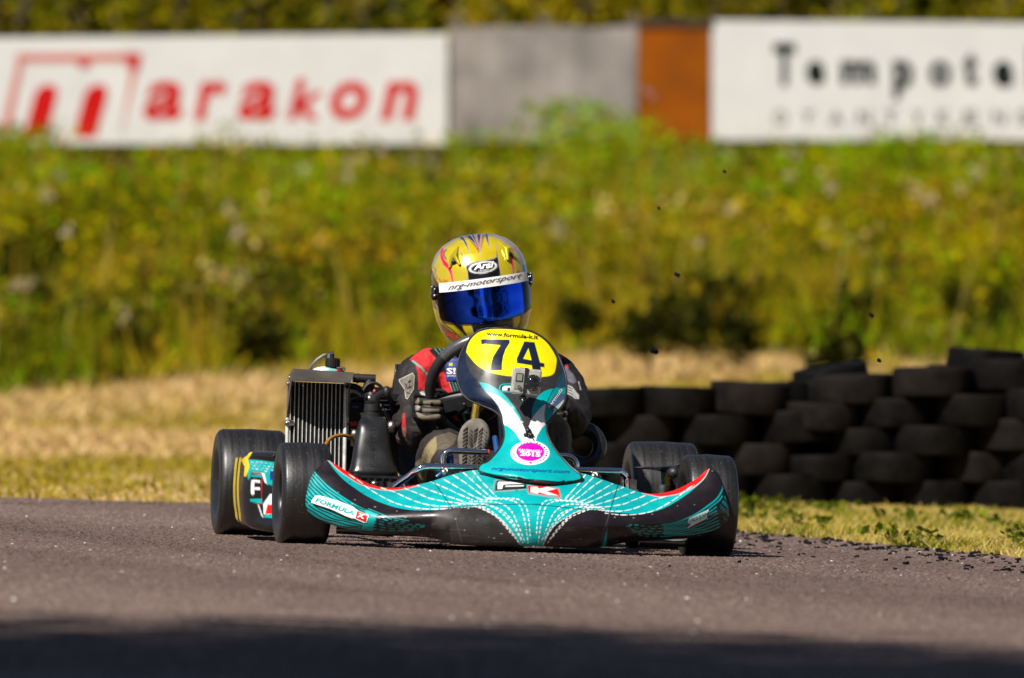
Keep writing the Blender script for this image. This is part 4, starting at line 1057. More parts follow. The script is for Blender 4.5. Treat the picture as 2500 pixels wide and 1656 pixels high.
# ------------------------------------------------------------------ chassis, axle, floor
FRAME = mat('frame_tube', (.03, .10, .30), .3, .4, vary=.15)
m = MB()
for s in (-1, 1):
    m.tube([(s*.17, -.27, .05), (s*.20, -.1, .05), (s*.31, .05, .05), (s*.30, .35, .05), (s*.27, .7, .05), (s*.29, 1.18, .06)], .015, 10)
    m.tube([(s*.30, .02, .055), (s*.42, 0, .085)], .016, 10)
m.tube([(-.18, -.26, .05), (.18, -.26, .05)], .015, 10); m.tube([(-.30, .3, .05), (.30, .3, .05)], .014, 10); m.tube([(-.27, .72, .05), (.27, .72, .05)], .014, 10)
kb(m, 'frame', FRAME)
m = MB(); m.tube([(rl_.x + .02, 1.05, RW), (rr_.x - .02, 1.05, RW)], .02, 16); kb(m, 'axle', STEEL)
m = MB(); m.box((0, .02, .038), (.50, .62, .004)); kb(m, 'floor_tray', STEEL, smooth=False)
for c, s in ((fl_, 1), (fr_, -1)):
    m = MB(); m.cyl(c, c + Vector((s * .12, .01, 0)), .014, n=12); m.tube([c + Vector((s*.11, .01, -.045)), c + Vector((s*.11, .01, .05))], .016, 12)
    m.tube([c + Vector((s*.11, .02, -.02)), c + Vector((s*.13, .11, -.04)), Vector((0, .14, .08))], .008, 8); kb(m, 'stub_axle', STEEL)
for a_, b_ in ((fp(822, 1293, -.06), fp(960, 1301, -.06)), (fp(1560, 1322, -.06), fp(1690, 1326, -.06))):
    m = MB(); m.cyl(a_, b_, .011, n=12); kb(m, 'lower_bar', STEEL)
m = MB(); a = fp(1646, 1155, .12); m.ball(a, .018, .018, .016); m.tube([a, a + Vector((.03, .0, -.06)), a + Vector((-.02, .02, -.12))], .013, 10); kb(m, 'brake_duct', BLKP)
m = MB(); m.box(fp(1541, 1186, .25), (.02, .06, .03)); m.cyl(fp(1536, 1174, .25), fp(1536, 1184, .25), .008, n=8); m.cyl(fp(1552, 1195, .2), fp(1552, 1204, .2), .008, n=8); kb(m, 'spindle_bracket', STEEL, smooth=False)
m = MB(); m.tube([(0, -.12, .10), (.0, .1, .26), (.0, .2, .40)], .010, 10); m.tube([(-.06, -.05, .06), (0, .12, .28)], .009, 8); m.tube([(.06, -.05, .06), (0, .12, .28)], .009, 8); kb(m, 'steering_column', STEEL)
m = MB(); m.tube(fpath([(1165, 980, .2), (1158, 1030, .15), (1152, 1080, .1), (1150, 1150, .05)]), .010, 8); kb(m, 'brass_strut', mat('gold_anodised', (.42, .27, .05), .35, .8))
m = MB(); m.tube(fpath([(1208, 1068, .0), (1214, 1110, -.05), (1212, 1150, -.1)]), .007, 8); kb(m, 'brake_rod', FRAME)
# bumper bars and pedals, chromed
def bar(P, r, name, n=12, **k): m = MB(); m.tube([Vector(q) for q in smooth_path([tuple(x) for x in fpath(P)], 46)], r, n); return kb(m, name, CHROME, **k)
bar([(963,1190,-.10),(975,1180,-.105),(1000,1162,-.12),(1016,1149,-.135),(1030,1142,-.14),(1050,1139.5,-.14),(1130,1142,-.14),(1300,1147,-.14),(1400,1149,-.14),(1500,1151,-.135),(1516,1153,-.13),(1525,1160,-.125),(1528,1172,-.12),(1529,1200,-.12)], .0088, 'bumper_bar')
m = MB()
for u, v in ((1086, 1150), (1452, 1160)): m.cyl(fp(u, v, -.15), fp(u + 10, v + 8, -.13), .008, n=10); m.ball(fp(u - 2, v + 3, -.155), .008)
kb(m, 'bar_clamp', STEEL)
pl = bar([(1081,1136,-.06),(1082,1120,-.06),(1086,1108,-.06),(1096,1102,-.06),(1106,1101,-.06),(1150,1103,-.06),(1193,1105,-.06)], .0082, 'pedal', label=None) if False else bar([(1081,1140,-.06),(1082,1120,-.06),(1086,1108,-.06),(1096,1102,-.06),(1106,1101,-.06),(1150,1103,-.06),(1192,1105,-.06)], .0082, 'pedal')
m = MB(); m.cyl(fp(1191.5, 1105, -.06), fp(1194, 1105, -.06), .0084, n=12); m.build('end_cap', I_R).parent = pl
bar([(1300,1112,-.05),(1368,1112,-.05),(1388,1114,-.05),(1400,1120,-.05),(1407,1132,-.05),(1408,1150,-.05)], .0072, 'pedal')
m = MB(); m.tube(fpath([(1098,1110,-.05),(1100,1150,-.04),(1090,1160,-.03)]), .010, 8); m.tube(fpath([(1066,1165,-.1),(1080,1154,-.1),(1100,1140,-.08)]), .005, 8); kb(m, 'pedal_link', FRAME)

# ------------------------------------------------------------------ steering wheel
m = MB(); P = []
for k in range(49):
    a = 2 * math.pi * k / 48; P.append(fp(1205 + 155 * math.cos(a), 955 - 131 * math.sin(a), .27 - .085 * math.sin(a)))
m.tube(P, .0145, 14, caps=False); sw = kb(m, 'steering_wheel', mat('grip_suede', (.012, .011, .011), .65, vary=.25, vscale=60))
m = MB(); a0 = [fp(1205 + 155 * math.cos(a), 955 - 131 * math.sin(a), .27 - .085 * math.sin(a)) for a in np.linspace(R(96), R(141), 14)]; m.tube(a0, .0165, 16)
CARBON = mat('carbon_weave', (.09, .09, .095), .28, .35, coat=.6, vary=.5, vscale=500); g = m.build('carbon_grip', CARBON); g.parent = sw
m = MB(); a0 = [fp(1205 + 155 * math.cos(a), 955 - 131 * math.sin(a), .27 - .085 * math.sin(a)) for a in np.linspace(R(214), R(240), 10)]; m.tube(a0, .0165, 16); g = m.build('lower_grip', mat('grip_weave', (.02, .02, .02), .5, .2, vary=.6, vscale=400)); g.parent = sw
m = MB(); c = fp(1205, 960, .26)
for a in (R(190), R(-10), R(90)): q = fp(1205 + 148 * math.cos(a), 958 - 124 * math.sin(a), .27 - .08 * math.sin(a)); m.tube([c, q], [.022, .014], 10)
m.ball(c, .05, .03, .045); m.box(fp(1120, 985, .22), (.075, .02, .03), Matrix.Rotation(R(-15), 3, 'Y')); m.ball(fp(1134, 988, .2), .006); g = m.build('spokes', DARKM); g.parent = sw

# ------------------------------------------------------------------ seat
def seat():
    NU, NV = 30, 24; V = []; F = []
    for i in range(NV):
        t = i / (NV - 1)
        for j in range(NU):
            a = -1.35 + 2.7 * j / (NU - 1)
            w = .175 + .02 * math.sin(t * 3.1); y = .60 + .12 * t + .24 * t ** .5; zc = .06 + .40 * t ** 1.6
            V.append((w * math.sin(a) * (1 + .1 * t), y + .03 - .17 * (1 - math.cos(a)) * t, zc + .15 * (1 - math.cos(a)) * (1 - t)))
    for i in range(NV - 1):
        for j in range(NU - 1): F.append((i*NU+j, i*NU+j+1, (i+1)*NU+j+1, (i+1)*NU+j))
    m = MB(); m.add(V, F); o = kb(m, 'seat', mat('seat_shell', (.02, .02, .021), .3, vary=.2), autosmooth=False); s = o.modifiers.new('t', 'SOLIDIFY'); s.thickness = .006
seat()

# ------------------------------------------------------------------ side pods
def pod(mirror_x=False):
    cols = [(676, .17, (1112,1130,1190,1250,1291), 4), (655, .20, (1111,1128,1190,1255,1293), 0), (618, .27, (1109,1122,1190,1255,1286), 0), (606, .34, (1109,1121,1190,1250,1279), 0), (597, .50, (1112,1122,1190,1249,1276), 0), (589, .68, (1114,1122,1191,1247,1272), 0), (592, .80, (1118,1126,1191,1242,1266), 0), (630, .84, (1120,1130,1191,1240,1260), 0)]
    bulge = [0, -8, -13, -9, -5]; ctrl = []
    outer = {.5: 0}
    for u, y, vs_, _ in cols:
        col = []
        for k, v in enumerate(vs_):
            b = (0, -9, -15, -11, 0)[k] * (1 if y > .25 else .25)
            col.append((u + b, v, y))
        col = [(u + 60, vs_[0] - 2, y)] + col + [(u + 60, vs_[-1] + 1, y)]
        ctrl.append(col)
    G = lattice(ctrl, 140, 120)
    return G
G = pod()
# printed pattern follows the drawing's own coordinates
U, V = G[..., 0], G[..., 1]
p = Paint(U, V, BLACK * 1.6)
P_ = front(U, V, G[..., 2]); Yv = G[..., 2].ravel()
p.poly(zp([(500,430),(700,440),(900,470),(900,770),(760,750),(700,620),(600,600),(520,690)]), TEAL)
for k in range(4): p.line(zp([(560, 460 + k * 26), (680, 470 + k * 30), (900, 500 + k * 40)]), 1.3, WHT * .8, dash=(7, 4), seed=k)
p.poly(zp([(560,600),(680,600),(700,640),(700,990),(550,980),(545,700)]), BLACK); p.line(zp([(580,600),(690,610),(698,990),(552,985)]), 1.3, REDC)
p.poly(zp([(560,625),(690,625),(690,660),(560,650)]), TEAL); p.poly(zp([(550,930),(700,935),(700,990),(550,970)]), TEAL)
p.poly(zp([(565,700),(600,690),(600,860),(570,890),(552,840)]), WHT); p.poly(zp([(595,685),(675,690),(675,725),(595,718)]), WHT); p.poly(zp([(605,780),(672,780),(672,815),(605,812)]), WHT)
p.poly(zp([(690,600),(730,610),(760,740),(730,720)]), WHT); p.poly(zp([(710,1000),(800,870),(900,860),(900,1130),(720,1130)]), WHT); p.poly(zp([(740,1120),(770,1000),(900,1020),(900,1130)]), REDC); p.poly(zp([(720,1130),(900,1150),(900,1190),(730,1170)]), TEAL); p.poly(zp([(640,1000),(660,1010),(720,1180),(690,1150)]), WHT * .8)
p.poly(zp([(800,580),(900,580),(900,700),(800,690)]), np.array([.01, .03, .18]))
yel_c = np.array([.78, .55, .0])
p.poly(zp([(430,440),(545,355),(560,365),(520,430),(540,520),(500,640),(470,640),(480,520)]), yel_c)
m_ = (Yv > .33)
for (y0, y1) in ((.385, .485), (.555, .69)):
    k = (Yv > y0) & (Yv < y1) & (p.V > 1118) & (p.V < 1272); p.C[k] = yel_c
podo = panel('side_pod', G, GLOSS, p, thick=.005)
me2 = podo.data.copy(); n = len(me2.vertices); co = np.empty(n * 3, np.float32); me2.vertices.foreach_get('co', co); co = co.reshape(-1, 3); co[:, 0] = -co[:, 0] - .05; me2.vertices.foreach_set('co', co.ravel()); me2.flip_normals(); o = bpy.data.objects.new('side_pod', me2); COL.objects.link(o); o.parent = kart; s = o.modifiers.new('t', 'SOLIDIFY'); s.thickness = .005; s.offset = -1

# ------------------------------------------------------------------ radiator
RY = .50
core_q = zr([(112, 400), (722, 425), (706, 1380), (90, 1340)])
ALU = mat('bare_aluminium', (.85, .84, .80), .38, .35, vary=.2, vscale=60); FINC = mat('fin_core', (.012, .011, .009), .55, .3, vary=.9, vscale=700, spec=.3)
root_r = None
m = MB(); A = [fp(*q, RY) for q in core_q]; B = [q + Vector((0, .04, 0)) for q in A]
m.add(A + B, [(3,2,1,0), (4,5,6,7), (0,1,5,4), (1,2,6,5), (2,3,7,6), (3,0,4,7)]); rad = kb(m, 'radiator', FINC, smooth=False)
for k in range(14):
    f = (k + .45) / 14; a = A[0].lerp(A[1], f); b = A[3].lerp(A[2], f); d = Vector((.00095, 0, 0))
    m = MB(); q = [a - d, a + d, b + d, b - d]; m.add([x + Vector((0, -.004, 0)) for x in q] + [x + Vector((0, .002, 0)) for x in q], [(3,2,1,0), (4,5,6,7), (0,1,5,4), (1,2,6,5), (2,3,7,6), (3,0,4,7)])
    o = m.build('cooling_tube', ALU, smooth=False); o.parent = rad
def solid(P, thick, name, material, parent, dirv=Vector((0, 1, 0))):
    m = MB(); n = len(P); m.add(list(P) + [q + dirv * thick for q in P], [tuple(range(n))[::-1], tuple(range(n, 2*n))] + [(i, (i+1)%n, n+(i+1)%n, n+i) for i in range(n)])
    me = m.mesh(name); bm = bmesh.new(); bm.from_mesh(me); bmesh.ops.recalc_face_normals(bm, faces=bm.faces[:]); bm.to_mesh(me); bm.free()
    o = link(name, me, material, smooth=False); o.parent = parent if parent else kart; return o
GB = mat('brushed_frame', (.095, .082, .072), .45, .35, vary=.25, vscale=18)
t0, t1, t2, t3 = zr([(168,262), (796,303), (752,414), (152,390)])
# hood over the core, its lip standing 9 cm proud
H = [fp(*t0, RY - .045), fp(*t1, RY - .045), fp(*t2, RY - .09), fp(*t3, RY - .09)]
solid(H, .003, 'hood', GB, rad, Vector((0, .6, -.3)))
solid([fp(*t0, RY - .045), fp(*t1, RY - .045), fp(*zr([(800,330)])[0], RY + .045), fp(*zr([(160,290)])[0], RY + .045)], .003, 'hood_top', GB, rad, Vector((0, 0, -1)))
solid([fp(*t1, RY - .045), fp(*t2, RY - .09), fp(*zr([(733,780)])[0], RY - .004), fp(*zr([(738,500)])[0], RY - .002), fp(*zr([(772,330)])[0], RY + .02)], .003, 'side_plate', GB, rad, Vector((1, 0, 0)))
solid([fp(*t0, RY - .045), fp(*t3, RY - .09), fp(*zr([(106,730)])[0], RY - .004), fp(*zr([(104,480)])[0], RY + .02), fp(*zr([(125,330)])[0], RY + .03)], .003, 'side_plate', mat('brushed_frame', (.1, .1, .1)), rad, Vector((-1, 0, 0)))
def strip(P, w, name, material, parent): m = MB(); m.tube(fpath(P), w, 8); o = m.build(name, material); o.parent = parent; return o
strip([(701.5, 1020, RY - .003), (700.5, 1090, RY - .003), (700, 1150, RY - .003)], .0045, 'side_rail', ALU, rad); strip([(844, 935, RY - .004), (843, 1060, RY - .004), (841, 1158, RY - .004)], .0038, 'side_rail', ALU, rad)
m = MB()
for (a, b, r) in ((92, 840, .009), (102, 420, .006), (118, 355, .005)): q = fp(*zr([(a, b)])[0], RY - .01); m.cyl(q, q + Vector((.012, .01, 0)), r, n=12); m.ball(q, r * .7)
q = fp(*zr([(708, 452)])[0], RY - .012); m.ball(q, .004)
o = m.build('bolt', STEEL); o.parent = rad
m = MB(); q = fp(*zr([(575, 245)])[0], RY + .02); m.cyl(q, fp(*zr([(577, 150)])[0], RY + .02), .0175, n=18)
for k in range(18): a = k * 2 * math.pi / 18; m.box(q + Vector((.0178 * math.cos(a), .0178 * math.sin(a), .0105)), (.0025, .0025, .02), Matrix.Rotation(a, 3, 'Z'))
m.cyl(fp(*zr([(545, 150)])[0], RY + .02), fp(*zr([(545, 105)])[0], RY + .02), .013, .010, n=12); m.cyl(fp(*zr([(500, 125)])[0], RY + .02), fp(*zr([(590, 105)])[0], RY + .02), .006, n=10)
o = m.build('filler_cap', BLKP, smooth=False); o.parent = rad
strip([(755.5, 902, RY + .03), (764, 890, RY + .02), (775, 878, RY + .02), (790, 868, RY + .02), (800, 866, RY + .02)], .0045, 'overflow_hose', mat('grey_hose', (.13, .13, .115), .5), rad)
m = MB(); c = fp(*zr([(530, 285)])[0], RY + .03); m.ball(c, .042, .03, .0115, 20, 12); P_ = np.array([tuple(q) for q in m.v]); o = m.build('catch_tank', GLOSS); o.parent = rad
xx = (P_[:, 0] - c.x) / .042; C = np.where((xx < -.25)[:, None], WHT, np.where((xx < .35)[:, None], np.array([.18, .5, .47]), np.where((xx < .6)[:, None], REDC, BLACK))); set_paint(o.data, C)
strip([(838, 906, RY), (842, 899, RY), (836, 898, RY), (822, 899, RY)], .003, 'wire_clip', STEEL, rad)

# ------------------------------------------------------------------ engine side: hoses, carburettor, air box
HOSE = mat('rubber_hose', (.014, .014, .014), .5, vary=.3)
def hose(P, r, name='hose', material=HOSE, n=10, parent=None): m = MB(); m.tube([Vector(q) for q in smooth_path([tuple(x) for x in fpath(P)], 26)], r, n); return kb(m, name, material, parent)
EY = .62
ENG = mat('engine_casting', (.02, .02, .022), .45, .5, vary=.5, vscale=30); 
m = MB()
m.box(fp(905, 1040, EY + .06), (.13, .16, .20)); m.box(fp(880, 1110, EY + .05), (.12, .18, .10)); m.cyl(fp(925, 1050, EY), fp(925, 965, EY), .05, n=24); m.box(fp(872, 1030, EY - .05), (.05, .06, .10))
for k in range(6): m.box(fp(925, 978 + k * 11, EY), (.125, .125, .004))
eng = kb(m, 'engine', ENG, smooth=False, bevel=.003)
m = MB(); m.cyl(fp(*zr([(790, 362)])[0], EY - .06), fp(*zr([(1030, 372)])[0], EY - .06), .0115, n=16); m.cyl(fp(*zr([(830, 366)])[0], EY - .06), fp(*zr([(850, 367)])[0], EY - .06), .013, n=16); m.tube(fpath([(902, 925, EY-.06), (901, 945, EY-.06), (897, 962, EY-.06)]), [.011, .016, .016], 14); o = m.build('coolant_pipe', HOSE); o.parent = eng
hose([(885,972,EY-.08),(886,958,EY-.08),(895,942,EY-.08),(912,935,EY-.08),(930,944,EY-.08),(942,965,EY-.08),(955,985,EY-.06),(972,1010,EY-.04),(985,1040,EY-.02)], .0042)
hose([(915,985,EY-.1),(918,972,EY-.1),(930,960,EY-.1),(945,962,EY-.08),(960,985,EY-.05),(975,1020,EY)], .005)
hose([(928,990,EY-.12),(940,1005,EY-.1),(955,1030,EY-.08),(972,1060,EY-.06)], .0042); hose([(935,1000,EY-.12),(950,1030,EY-.1),(962,1062,EY-.1),(978,1050,EY-.1)], .0036)
hose([(858,978,EY-.03),(870,974,EY-.04),(884,975,EY-.05)], .006); hose([(845,942,EY-.05),(868,945,EY-.05),(884,955,EY-.06)], .008)
hose([(970,1060,EY-.12),(985,1048,EY-.1),(996,1040,EY-.08)], .004)
m = MB(); m.ball(fp(944, 958, EY-.1), .012, .012, .016); m.box(fp(966, 985, EY-.03), (.045, .05, .05)); m.box(fp(868, 1000, EY-.05), (.04, .05, .03)); m.cyl(fp(908, 1000, EY-.11), fp(908, 965, EY-.09), .020, n=16); kb(m, 'carburettor', ENG, smooth=False, bevel=.002)
for (u, v, r) in ((893, 968, .008), (903, 974, .010), (898, 982, .007), (956, 1042, .014), (970, 1036, .010), (938, 1022, .004), (866, 1060, .012), (864, 1075, .009)): m = MB(); m.ball(fp(u, v, EY-.12), r, r, r * 1.1, 12, 8); kb(m, 'fitting', STEEL)
m = MB(); m.tube(fpath([(880,1010,EY-.13),(895,1009,EY-.14),(918,1014,EY-.14),(932,1012,EY-.13)]), .003, 8); kb(m, 'bracket_rod', STEEL); m = MB(); m.box(fp(866, 1068, EY-.1), (.018, .02, .045)); kb(m, 'bracket', STEEL, smooth=False)
m = MB(); m.box(fp(862, 1036, EY-.1), (.010, .01, .012)); m.box(fp(868, 1034, EY-.1), (.006, .01, .009)); m.box(fp(850, 1036, EY-.08), (.014, .006, .006)); m.ball(fp(914, 957, EY-.09), .004, .004, .007); kb(m, 'red_connector', ink('signal_red', (.7, .02, .01)), smooth=False, bevel=.001)
m = MB(); m.box(fp(868, 994, EY-.08), (.016, .01, .006)); m.box(fp(936, 1000, EY-.1), (.014, .01, .005)); kb(m, 'blue_connector', ink('clip_blue', (.02, .10, .3)), smooth=False)
hose([(794.5,1088,.36),(800,1078,.38),(812,1068,.40),(832,1063,.42),(852,1066,.44),(862,1074,.46),(866,1082,.47)], .0048, 'fuel_line', mat('amber_hose', (.30, .15, .025), .35))
# intake silencer: bell shaped moulding on a flanged base
rowsA = [(1017, 892, 922, .31, .015), (1020, 884, 938, .295, .03), (1034, 874, 946, .27, .05), (1060, 870, 950, .255, .06), (1090, 864, 954, .245, .065), (1120, 859, 960, .238, .07), (1140, 855, 966, .232, .075), (1153, 850, 971, .228, .078), (1163, 849, 972, .232, .078)]
m = MB(); V = []; F = []; NS = 28
ctrlA = np.array(rowsA, float); tt = np.linspace(0, 1, 40); RA = cr(ctrlA, tt)
for (v, a, b, y, d) in RA:
    cU, hw = (a + b) / 2, (b - a) / 2
    for j in range(NS):
        th = 2 * math.pi * j / NS; cx = math.copysign(abs(math.cos(th)) ** .6, math.cos(th)); sy = math.copysign(abs(math.sin(th)) ** .6, math.sin(th))
        V.append(fp(cU + hw * cx, v, y + d * .55 - d * .55 * sy))
for i in range(39):
    for j in range(NS): F.append((i*NS+j, i*NS+(j+1)%NS, (i+1)*NS+(j+1)%NS, (i+1)*NS+j))
F.append(tuple(range(NS)))
F = [f[::-1] for f in F]
BV['air_box'] = BVHTree.FromPolygons([tuple(q) for q in V], [list(f) for f in F])
m.add(V, F); ab = kb(m, 'air_box', BLKP, autosmooth=False)
m = MB(); m.box(fp(917, 1164, .285), (.134, .13, .006)); m.box(fp(917, 1178, .285), (.128, .12, .026))
for k in range(7): m.box(fp(862 + k * 18, 1178, .222), (.003, .012, .024))
o = m.build('base_flange', BLKP, smooth=False); o.parent = ab
m = MB(); m.cyl(fp(908, 1020, .34), fp(908, 1008, .34), .028, n=20); m.cyl(fp(908, 1008, .34), fp(909, 987, .34), .0205, n=20); m.cyl(fp(909, 1003, .34), fp(909, 999, .34), .0225, n=20); o = m.build('neck', HOSE); o.parent = ab
hose([(910,985,.34),(914,974,.36),(922,966,.4),(932,960,.45)], .0085, 'elbow', HOSE, parent=ab)
for q in ([(905,1051),(919,1051),(918,1098),(905,1098)], [(905,1099),(918,1099),(918,1139),(905,1139)]):
    m = MB(); Q = q + q[:1]; path = []
    for a, b in zip(Q[:-1], Q[1:]):
        for t in np.linspace(0, 1, 8): path.append(on_surface(BV['air_box'], a[0] + (b[0]-a[0])*t, a[1] + (b[1]-a[1])*t, -.5, 1, .0003))
    m.tube([x for x in path if x is not None], .0007, 5); o = m.build('moulded_border', BLKP); o.parent = ab
for body, a, b in (('ETAN', 1054, 1095), ('AIR', 1102, 1136)):
    UV, F = text_uv(body, (908, a), (0, b - a), (8, 0), .0); decal('lettering', BV['air_box'], UV, F, mat('moulded_print', (.03, .03, .03), .3), ab, off=.0012)
m = MB(); m.ball(fp(914, 1181, .2), .010, .01, .008); m.box(fp(953, 1184, .21), (.014, .014, .012)); kb(m, 'clamp_nut', STEEL)

# thick black loop of ducting on the driver's left
m = MB(); P = []
for a in np.linspace(R(125), R(-125), 30): P.append(fp(1425 + 39 * math.cos(a), 1091 - 43 * math.sin(a), .5 + .02 * math.sin(a)))
P = [fp(1372, 1050, .52)] + P + [fp(1370, 1130, .5)]
m.tube(P, .0185, 18); kb(m, 'duct_loop', BLKP)
m = MB(); m.cyl((.36, .86, .10), (.36, .98, .10), .045, n=20); m.tube([(.36, .9, .12), (.36, .8, .14), (.34, .7, .14)], .02, 12); kb(m, 'brake_unit', DARKM)
m = MB(); m.tube([(-.46, 1.20, .10), (-.3, 1.24, .10), (.3, 1.24, .10), (.46, 1.20, .10)], .045, 14); kb(m, 'rear_bumper', BLKP)

# ================================================================== ACTION CAMERA on the front panel
cb = fp(1284, 985, -.07)
acam = empty('action_camera', KART @ Matrix.Translation(cb)); PW['action_camera'] = acam.matrix_world.copy()
tag(acam, 'small grey action camera in a clear case clamped to the front panel below the number', 'camera')
def apart(m, name, material, **k):
    o = m.build(name, material, None, **k); o.parent = acam; o.matrix_parent_inverse = PW['action_camera'].inverted() @ KART; return o
CASE = mat('clear_case', (.36, .35, .32), .18, 0, coat=.8, vary=.2, vscale=60); SCR = mat('camera_face', (.30, .29, .26), .35, .3)
rt_ = Matrix.Rotation(R(4), 3, 'Y') @ Matrix.Rotation(R(-4), 3, 'Z')
c = fp(1284, 932, -.10)
sx = lambda du, dv, dy: c + rt_ @ Vector((du / 985, dy, -dv / 985))
m = MB(); m.box(c, (.074, .038, .066), rt_); apart(m, 'housing', CASE, bevel=.006)
m = MB(); m.box(sx(-15, 3, -.019), (.028, .004, .036), rt_); apart(m, 'camera_face', SCR, smooth=False, bevel=.001)
m = MB(); m.box(sx(-18, -9, -.0225), (.0135, .003, .017), rt_); apart(m, 'screen', mat('lcd_grey', (.22, .23, .20), .25, vary=.1), smooth=False)
m = MB(); m.box(sx(-18, -9, -.0212), (.017, .003, .021), rt_); apart(m, 'screen_bezel', DARKM, smooth=False)
m = MB(); m.cyl(sx(-17, 14, -.020), sx(-17, 14, -.026), .0048, n=18); apart(m, 'shutter_button', STEEL)
m = MB(); q0, q1 = sx(17, 1, -.016), sx(17, 1, -.034); m.cyl(q0, q1, .0208, .020, n=36); m.add([], []); apart(m, 'lens_barrel', BLKP)
m = MB(); m.ball(sx(17, 1, -.033), .0145, .004, .0145, 24, 10); apart(m, 'lens', mat('lens_glass', (.01, .01, .014), .04, 0, coat=1.))
m = MB()
for k in range(6): a = k * math.pi / 3 + .3; m.ball(sx(17 + 18 * math.cos(a), 1 - 18 * math.sin(a), -.0345), .0013)
apart(m, 'ring_screw', STEEL)
m = MB(); m.box(sx(-2.5, 0, -.0208), (.0075, .004, .066), rt_); m.box(sx(-2.5, -31.5, -.002), (.0085, .042, .004), rt_); apart(m, 'strap', BLKP, smooth=False)
m = MB(); m.box(sx(-8, -31, -.004), (.022, .018, .006), rt_); apart(m, 'latch', SCR, smooth=False, bevel=.001)
m = MB(); m.tube([sx(-3, 30, -.004), sx(-4, 40, -.002), sx(-4, 52, .012)], [.006, .0065, .005], 10); m.cyl(sx(-13, 42, -.006), sx(5, 42, -.006), .0055, n=12); m.ball(sx(-4, 47, -.010), .0068); apart(m, 'mount_arm', DARKM)
m = MB(); m.ball(sx(-4, 47, -.0145), .0032); apart(m, 'thumb_screw', STEEL)
# clip and cord end below it, fixed to the panel
m = MB(); bvn = BV['front_panel']
for (u, v, r) in ((1290, 1052, .008), (1285, 1062, .0075), (1297, 1063, .007), (1292, 1066, .006)):
    q = on_surface(bvn, u, v, -1, 1, .004); m.ball(q, r, .006, r * .8, 12, 8)
a = [on_surface(bvn, u, v, -1, 1, .006) for u, v in ((1289, 1040), (1290, 1050), (1294, 1058), (1299, 1068), (1303, 1074))]; m.tube([q for q in a if q], .0016, 6)
kb(m, 'panel_clip', DARKM, fpan)

# ================================================================== THE DRIVER
def skin(joints, edges, root=0, sub=3):
    """one continuous surface grown on a skeleton: joints = [(Vector, rx, ry)]"""
    me = bpy.data.meshes.new('sk'); bm = bmesh.new(); ly = bm.verts.layers.skin.verify(); vs_ = []
    for k, j in enumerate(joints):
        v = bm.verts.new(j[0]); v[ly].radius = (j[1], j[2] if len(j) > 2 else j[1]); v[ly].use_root = (k == root); vs_.append(v)
    for a, b in edges: bm.edges.new((vs_[a], vs_[b]))
    bm.to_mesh(me); bm.free()
    o = bpy.data.objects.new('sk', me); COL.objects.link(o); s = o.modifiers.new('s', 'SKIN'); s.use_smooth_shade = True; s.branch_smoothing = .6
    u = o.modifiers.new('u', 'SUBSURF'); u.levels = sub; u.render_levels = sub
    dg = bpy.context.evaluated_depsgraph_get(); out = bpy.data.meshes.new_from_object(o.evaluated_get(dg))
    bpy.data.objects.remove(o); bpy.data.meshes.remove(me); out.materials.clear()
    return out
def arr(me):
    co = np.empty(len(me.vertices) * 3, np.float32); me.vertices.foreach_get('co', co); no = np.empty(len(me.vertices) * 3, np.float32); me.vertices.foreach_get('normal', no)
    return co.reshape(-1, 3).astype(float), no.reshape(-1, 3).astype(float)
KN = np.array(KART)
def elev(P):
    W = P @ KN[:3, :3].T + KN[:3, 3]; return 1250 + W[:, 0] / W[:, 1] * FPX, 828 - (W[:, 2] - CAM_H) / W[:, 1] * FPX
def bvh(me): return BVHTree.FromPolygons([v.co[:] for v in me.vertices], [p.vertices[:] for p in me.polygons])
def wrinkle(me, amp, f, seed=0., st=(1, 1, 1)):
    co, no = arr(me)
    d = np.array([noise.noise(Vector((a * f * st[0] + seed, b * f * st[1], c * f * st[2]))) + .5 * noise.noise(Vector((a * f * 2.3 + seed, b * f * 2.3, c * f * 2.3))) for a, b, c in co])
    d = -np.abs(d) + .25
    co += no * (amp * d)[:, None]; me.vertices.foreach_set('co', co.astype(np.float32).ravel()); me.update()

person = empty('person', KART @ Matrix.Translation((0, .78, .08))); PW['person'] = person.matrix_world.copy()
tag(person, 'kart driver in black and red race suit with gold helmet and blue mirrored visor', 'person')
def dpart(o, parent=None):
    if parent is None: o.parent = person; o.matrix_parent_inverse = PW['person'].inverted() @ KART
    else: o.parent = parent
    return o
SUIT = mat('race_suit', attr='paint', rough=.72, vary=.15, vscale=60, bump=.15, bscale=350, spec=.3)

J = [(fp(1185, 1165, .78), .15, .13), (fp(1188, 1075, .76), .135, .11), (fp(1190, 985, .72), .15, .11), (fp(1190, 915, .68), .145, .095), (fp(1183, 868, .66), .06, .06), (fp(1178, 835, .64), .052, .052),
     (fp(1052, 893, .665), .068), (fp(1010, 917, .65), .062), (fp(1000, 985, .60), .052), (fp(1010, 1070, .52), .055), (fp(1024, 1050, .46), .048), (fp(1036, 1022, .41), .036),
     (fp(1328, 893, .665), .068), (fp(1375, 925, .65), .060), (fp(1396, 985, .58), .052), (fp(1398, 1040, .5), .054), (fp(1380, 1015, .42), .046), (fp(1362, 985, .37), .036),
     (fp(1105, 1180, .66), .085), (fp(1078, 1135, .46), .075), (fp(1082, 1092, .29), .062), (fp(1102, 1130, .19), .052), (fp(1135, 1160, .08), .040),
     (fp(1275, 1180, .66), .085), (fp(1330, 1140, .46), .073), (fp(1345, 1098, .29), .062), (fp(1352, 1135, .19), .052), (fp(1362, 1160, .09), .040)]
